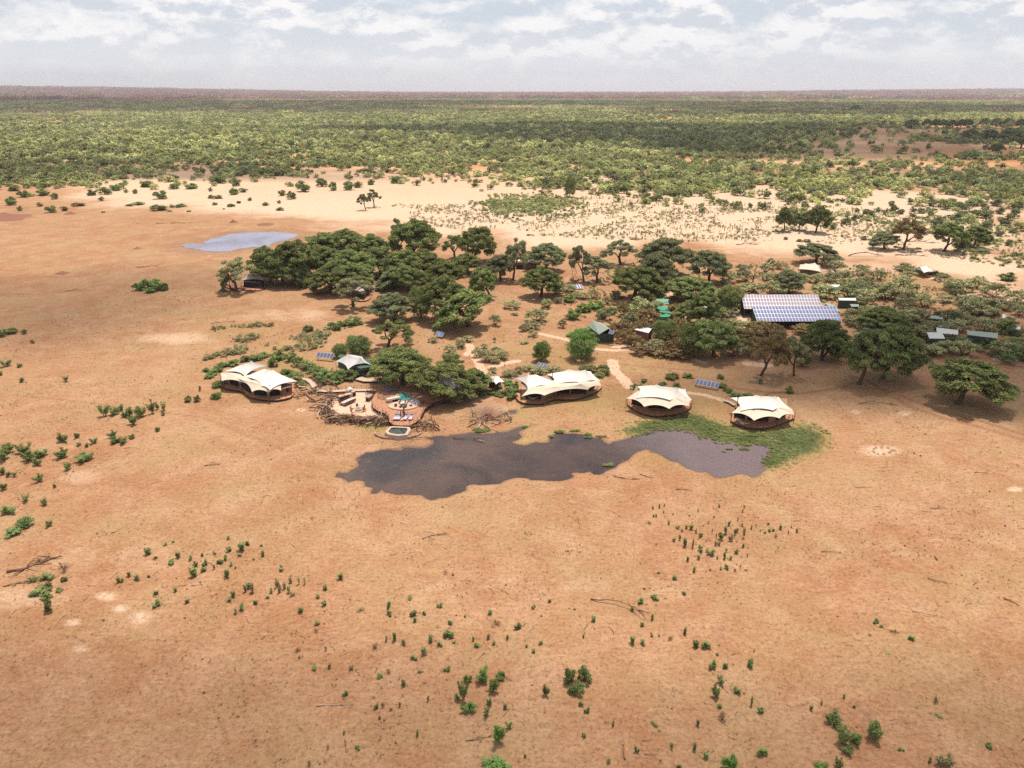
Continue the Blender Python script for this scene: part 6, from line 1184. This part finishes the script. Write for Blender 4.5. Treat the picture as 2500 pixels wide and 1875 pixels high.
# outdoor kitchen on the terrace
ka, kb = W1(520, 440, TZ), W1(800, 345, TZ); d = (kb - ka); ang = math.atan2(d.y, d.x); ln = d.length
root = thing('outdoor_kitchen', tuple(ka), 'white plastered cooking counter with dark openings on the sand terrace', 'kitchen counter', rz=ang)
mb = MB()
for x0, x1, hgt in [(0, .20, 1.15), (.20, .30, 1.0), (.33, .62, 1.05), (.62, .83, .95), (.83, 1.0, 1.25)]: mb.box(((x0 + x1) / 2 * ln, .5, 0), ((x1 - x0) * ln - .04, 1.0, hgt))
obj('counter', mb.mesh('counter', [M['plaster']]), root)
for x, w_, z_, hh in [(.09, .9, .15, .75), (.25, .55, .1, .3), (.25, .55, .55, .3), (.43, 1.0, .15, .7), (.56, .4, .15, .6), (.92, .8, .15, .85)]: mb = MB(); mb.box((x * ln, -.03, z_), (w_, .06, hh)); obj('opening', mb.mesh('opening', [M['mesh']]), root)
mb = MB(); mb.box((.24 * ln, .5, 1.01), (.6, .8, .05)); mb.box((.35 * ln, .5, 1.06), (.5, .8, .04)); obj('orange_top', mb.mesh('orange_top', [M['orange']]), root)
p = W1(700, 300, TZ); root = thing('pizza_oven', tuple(p), 'white domed oven behind the cooking counter', 'oven', rz=ang - .3); mb = MB(); n = 14; vs = []; fs = []
for j in range(6):
    e = j / 5 * 1.5; 
    for i in range(n): a = 6.2832 * i / n; vs.append((1.0 * math.cos(e) * math.cos(a), 1.0 * math.cos(e) * math.sin(a), .6 + 1.05 * math.sin(e)))
fs = [(j * n + i, j * n + (i + 1) % n, (j + 1) * n + (i + 1) % n, (j + 1) * n + i) for j in range(5) for i in range(n)] + [tuple(range(5 * n, 6 * n))]; mb.add(vs, fs); mb.cyl((0, 0, 0), 1.02, .62, 14); obj('dome', mb.mesh('dome', [M['white']], True), root)
mb = MB(); [mb.box((.55 * math.cos(t_), -.98, .75 + .5 * math.sin(t_)), (.16, .3, .16)) for t_ in [i * math.pi / 8 for i in range(9)]]; obj('arch', mb.mesh('arch', [M['plaster']]), root); mb = MB(); mb.box((0, -.92, .7), (.85, .2, .5)); obj('mouth', mb.mesh('mouth', [M['mesh']]), root)
ta, tb = W1(560, 520, TZ), W1(745, 435, TZ); d = tb - ta; ang = math.atan2(d.y, d.x); ln = d.length; mid = (ta + tb) / 2
root = thing('dining_table', tuple(mid), 'long dining table with pale cloth in front of the cooking counter', 'table', rz=ang); mb = MB(); mb.box((0, 0, .70), (ln + .2, 1.0, .07)); obj('tabletop', mb.mesh('tabletop', [M['white']]), root)
for x in (-1, 1):
    for y in (-.5, .5): mb = MB(); mb.box((x * ln * .45, y, 0), (.1, .1, .7)); obj('leg', mb.mesh('leg', [M['woodfurn']]), root)
for x in (-.35, 0, .35): mb = MB(); mb.box((x * ln, .1, .771), (.7, .3, .02)); obj('table_runner', mb.mesh('table_runner', [M['khaki']]), root)
cb = MB(); cb.box((0, 0, .40), (.5, .5, .06)); cb.box((0, -.23, .4), (.5, .06, .55)); [cb.box((x, y, 0), (.05, .05, .4)) for x in (-.21, .21) for y in (-.21, .21)]; chm = cb.mesh('chair', [M['woodfurn']])
ux = Vector((math.cos(ang), math.sin(ang), 0)); uy = Vector((-ux.y, ux.x, 0))
for i in range(8):
    for s in (-1, 1): p = mid + ux * ((i - 3.5) * (ln + .2) / 8) + uy * s * .8; tag(obj('dining_chair', chm, None, tuple(p), ang + (0 if s < 0 else math.pi)), 'brown wooden chair on the %s side of the long dining table' % ('near' if s < 0 else 'far'), 'chair', 'chairs on the %s side of the long dining table' % ('near' if s < 0 else 'far'))
fp = W1(848, 605, TZ); root = thing('fire_pit', tuple(fp), 'round pale table like fire pit in the middle of the terrace', 'fire pit'); mb = MB(); mb.cyl((0, 0, 0), .85, .55, 18, 0, .75); obj('bowl', mb.mesh('bowl', [M['white']]), root); mb = MB(); mb.cyl((0, 0, .55), .6, .03, 16); obj('ash', mb.mesh('ash', [M['rock']]), root)
mb = MB()
for i in range(26): a = 6.28 * i / 26; mb.box((1.75 * math.cos(a), 1.55 * math.sin(a), -.02), (.34, .25, random.uniform(.1, .2)), a)
obj('stone_ring', mb.mesh('stone_ring', [M['orange']]), root)
for X, Y, nm in [(722,600,'left'),(830,556,'back'),(948,578,'right'),(935,628,'front right')]:
    p = W1(X, Y, TZ); a = math.atan2(fp.y - p.y, fp.x - p.x) - math.pi / 2; o_ = obj('camp_chair', chm, None, tuple(p), a, 1.05); tag(o_, '%s wooden chair at the fire pit' % nm, 'chair', 'chairs round the fire pit')
p = W1(1045, 415, TZ); mb = MB(); rr = random.Random(3)
root = thing('bar_counter', tuple(p), 'rough grey counter with a dark front niche between terrace and deck', 'counter', rz=1.35); mb.box((0, 0, 0), (2.0, 1.0, 1.0)); obj('base', mb.mesh('base', [M['rock']]), root); mb = MB(); mb.box((0, 0, 1.0), (2.2, 1.25, .14)); obj('top', mb.mesh('top', [M['stone']]), root); mb = MB(); mb.box((-1.02, .1, .15), (.08, .7, .6)); obj('niche', mb.mesh('niche', [M['mesh']]), root)
for i, (X, Y) in enumerate([(1050,320),(1075,305),(1095,330),(1080,350),(1105,310)]): p = W1(X, Y, TZ + .5); mound(*Z1(X, Y), .45, .9, ['large pale boulder at the corner of terrace and deck', 'round boulder beside the large pale one', 'small boulder on the deck edge', 'flat boulder above the rough counter', 'angular boulder touching the deck rail'][i], 'boulder', 'greymound', 'boulder')
# branch fence
root = thing('branch_fence', (W1(800, 760).x, W1(800, 760).y, 0), 'thick fence of tangled dead branches around the sand terrace', 'fence'); o = root.location
bms = []
for i in range(14):
    rr = random.Random(900 + i); mb = MB(); l = 1.0; P_, R_ = limb((-.5, 0, 0), (.5, 0, 0), .028, .010, rr, .16, 5); mb.tube(P_, R_, 5)
    for k in range(rr.choice((1, 2, 3))): a = P_[rr.choice((2, 3, 4))]; pp, r2 = limb(a, a + Vector((rr.uniform(-.1, .3), rr.uniform(-.3, .3), rr.uniform(-.1, .25))), .016, .005, rr, .2, 3); mb.tube(pp, r2, 4)
    bms.append(mb.mesh('branch', [M[('deadwood', 'deadwood', 'palewood')[i % 3]]], True))
fl_ = [(430,385),(350,450),(290,520),(250,600),(270,670),(350,740),(450,800),(560,815),(700,800),(850,805),(1000,800),(1150,795),(1280,800),(1340,820)]
def onl(t):
    n = len(fl_) - 1; f = t * n; i = min(int(f), n - 1); a, b = fl_[i], fl_[i + 1]; return W1(a[0] + (b[0] - a[0]) * (f - i), a[1] + (b[1] - a[1]) * (f - i)), (W1(*b) - W1(*a)).normalized()
rr = random.Random(77)
for i in range(190):
    t_ = rr.random(); p, d = onl(t_); a = math.atan2(d.y, d.x) + rr.gauss(0, .55); s = rr.uniform(2.0, 5.2) if rr.random() < .8 else rr.uniform(4, 7); nrm = Vector((-d.y, d.x, 0)); q_ = p + nrm * rr.gauss(0, .55) - o
    b_ = obj('branch', bms[i % 14], root, (q_.x, q_.y, rr.uniform(.1, .8))); b_.rotation_euler = (rr.uniform(0, 6.28), rr.gauss(0, .16), a); b_.scale = (s, s * 1.25, s * 1.25)
for j, (u, v, n_, lab, sp) in enumerate([(*Z1(2010,880), 26, 'tangled grey branches right of the dark green pool', 3.0), (*Z1(1310,830), 22, 'tangled pale branches left of the dark green pool', 1.6), (*zb1(1200,930), 20, 'heap of driftwood at the upper left bank of the waterhole', 3.6), (*Z1(170,330), 26, 'long dead boughs between the leftmost tent and the terrace', 6.0), (*zb1(1440,900), 12, 'dead stems standing by the puddle above the waterhole', 2.6)]):
    _, p = mpp(u, v); r_ = thing('branch_pile', (p.x, p.y, 0), lab, 'branch pile')
    for i in range(n_): s = rr.uniform(1.5, 5.0) * (1.6 if j == 3 else 1); b_ = obj('branch', bms[rr.randrange(14)], r_, (rr.gauss(0, sp * .5), rr.gauss(0, sp * .45), rr.uniform(.1, .9))); b_.rotation_euler = (rr.uniform(0, 6.28), rr.gauss(0, .35), rr.uniform(0, 3.14) if j != 3 else rr.gauss(.2, .5)); b_.scale = (s, s * 1.3, s * 1.3)
for i, (X, Y, l, rz, lab) in enumerate([(1340,890,5.2,-.85,'thick dark log standing out of the driftwood by the waterhole'),(1190,960,4.5,1.5,'thick pale branch leaning at the water edge'),(1320,990,5.5,-.9,'pale peeled log reaching into the waterhole'),(980,1105,3.0,-.2,'thin stick floating in the brown part of the waterhole'),(1190,1112,2.4,.0,'stick in the waterhole right of the floating one'),(1225,1138,1.6,-.4,'short pale stick in the waterhole'),(540,1105,5.0,.1,'dark log on the sand spit right of the dark green pool')]): deadwood(*zb1(X, Y), l, rz, lab, 'palewood' if 'pale' in lab else 'deadwood', None, 950 + i, 2, .13 if i > 2 else .22)
# dead trees
for u, v, top, w, lab, mt, sd_ in [(1862,680,622,40,'bleached white dead tree above the big solar arrays','bleached',11),(1836,700,632,46,'grey forked dead tree left of the bleached white one','deadwood',12),(2245,732,690,36,'bare twisted dead tree in the pale thorn scrub','deadwood',13),(2215,690,645,26,'thin leaning dead stem below the green mound','deadwood',14),(2160,680,655,14,'small dead stem in the scrub above the dome tree','deadwood',15),(2052,712,680,22,'dark bare tree left of the pale dome tree','deadwood',16),(2440,745,720,34,'low bare bush tree on the white track at the right','deadwood',17),(1845,560,530,20,'bare stem far out on the sand','deadwood',18),(2295,290+50,310,10,'bare dead tree on the distant red plain','deadwood',19),(1397,700,640,20,'bare trunk left of the thin bent tree','deadwood',20)]: deadtree(u, v, top, w, lab, mt, sd_, .2)
# ------------------------------------------------------------------ the air
hb = MB(); hb.box((0, 18000, -2), (90000, 44000, 232)); hzm = bpy.data.materials.new('haze'); hzm.use_nodes = True; t = hzm.node_tree; t.nodes.clear()
pv = nn(t, 'ShaderNodeVolumePrincipled'); pv.inputs['Density'].default_value = 5.5e-5; pv.inputs['Color'].default_value = (.93, .91, 1.0, 1); pv.inputs['Anisotropy'].default_value = 0.2
t.links.new(pv.outputs[0], nn(t, 'ShaderNodeOutputMaterial').inputs['Volume']); tag(obj('haze', hb.mesh('haze', [hzm])), 'pale haze over the plain', None, kind='stuff')
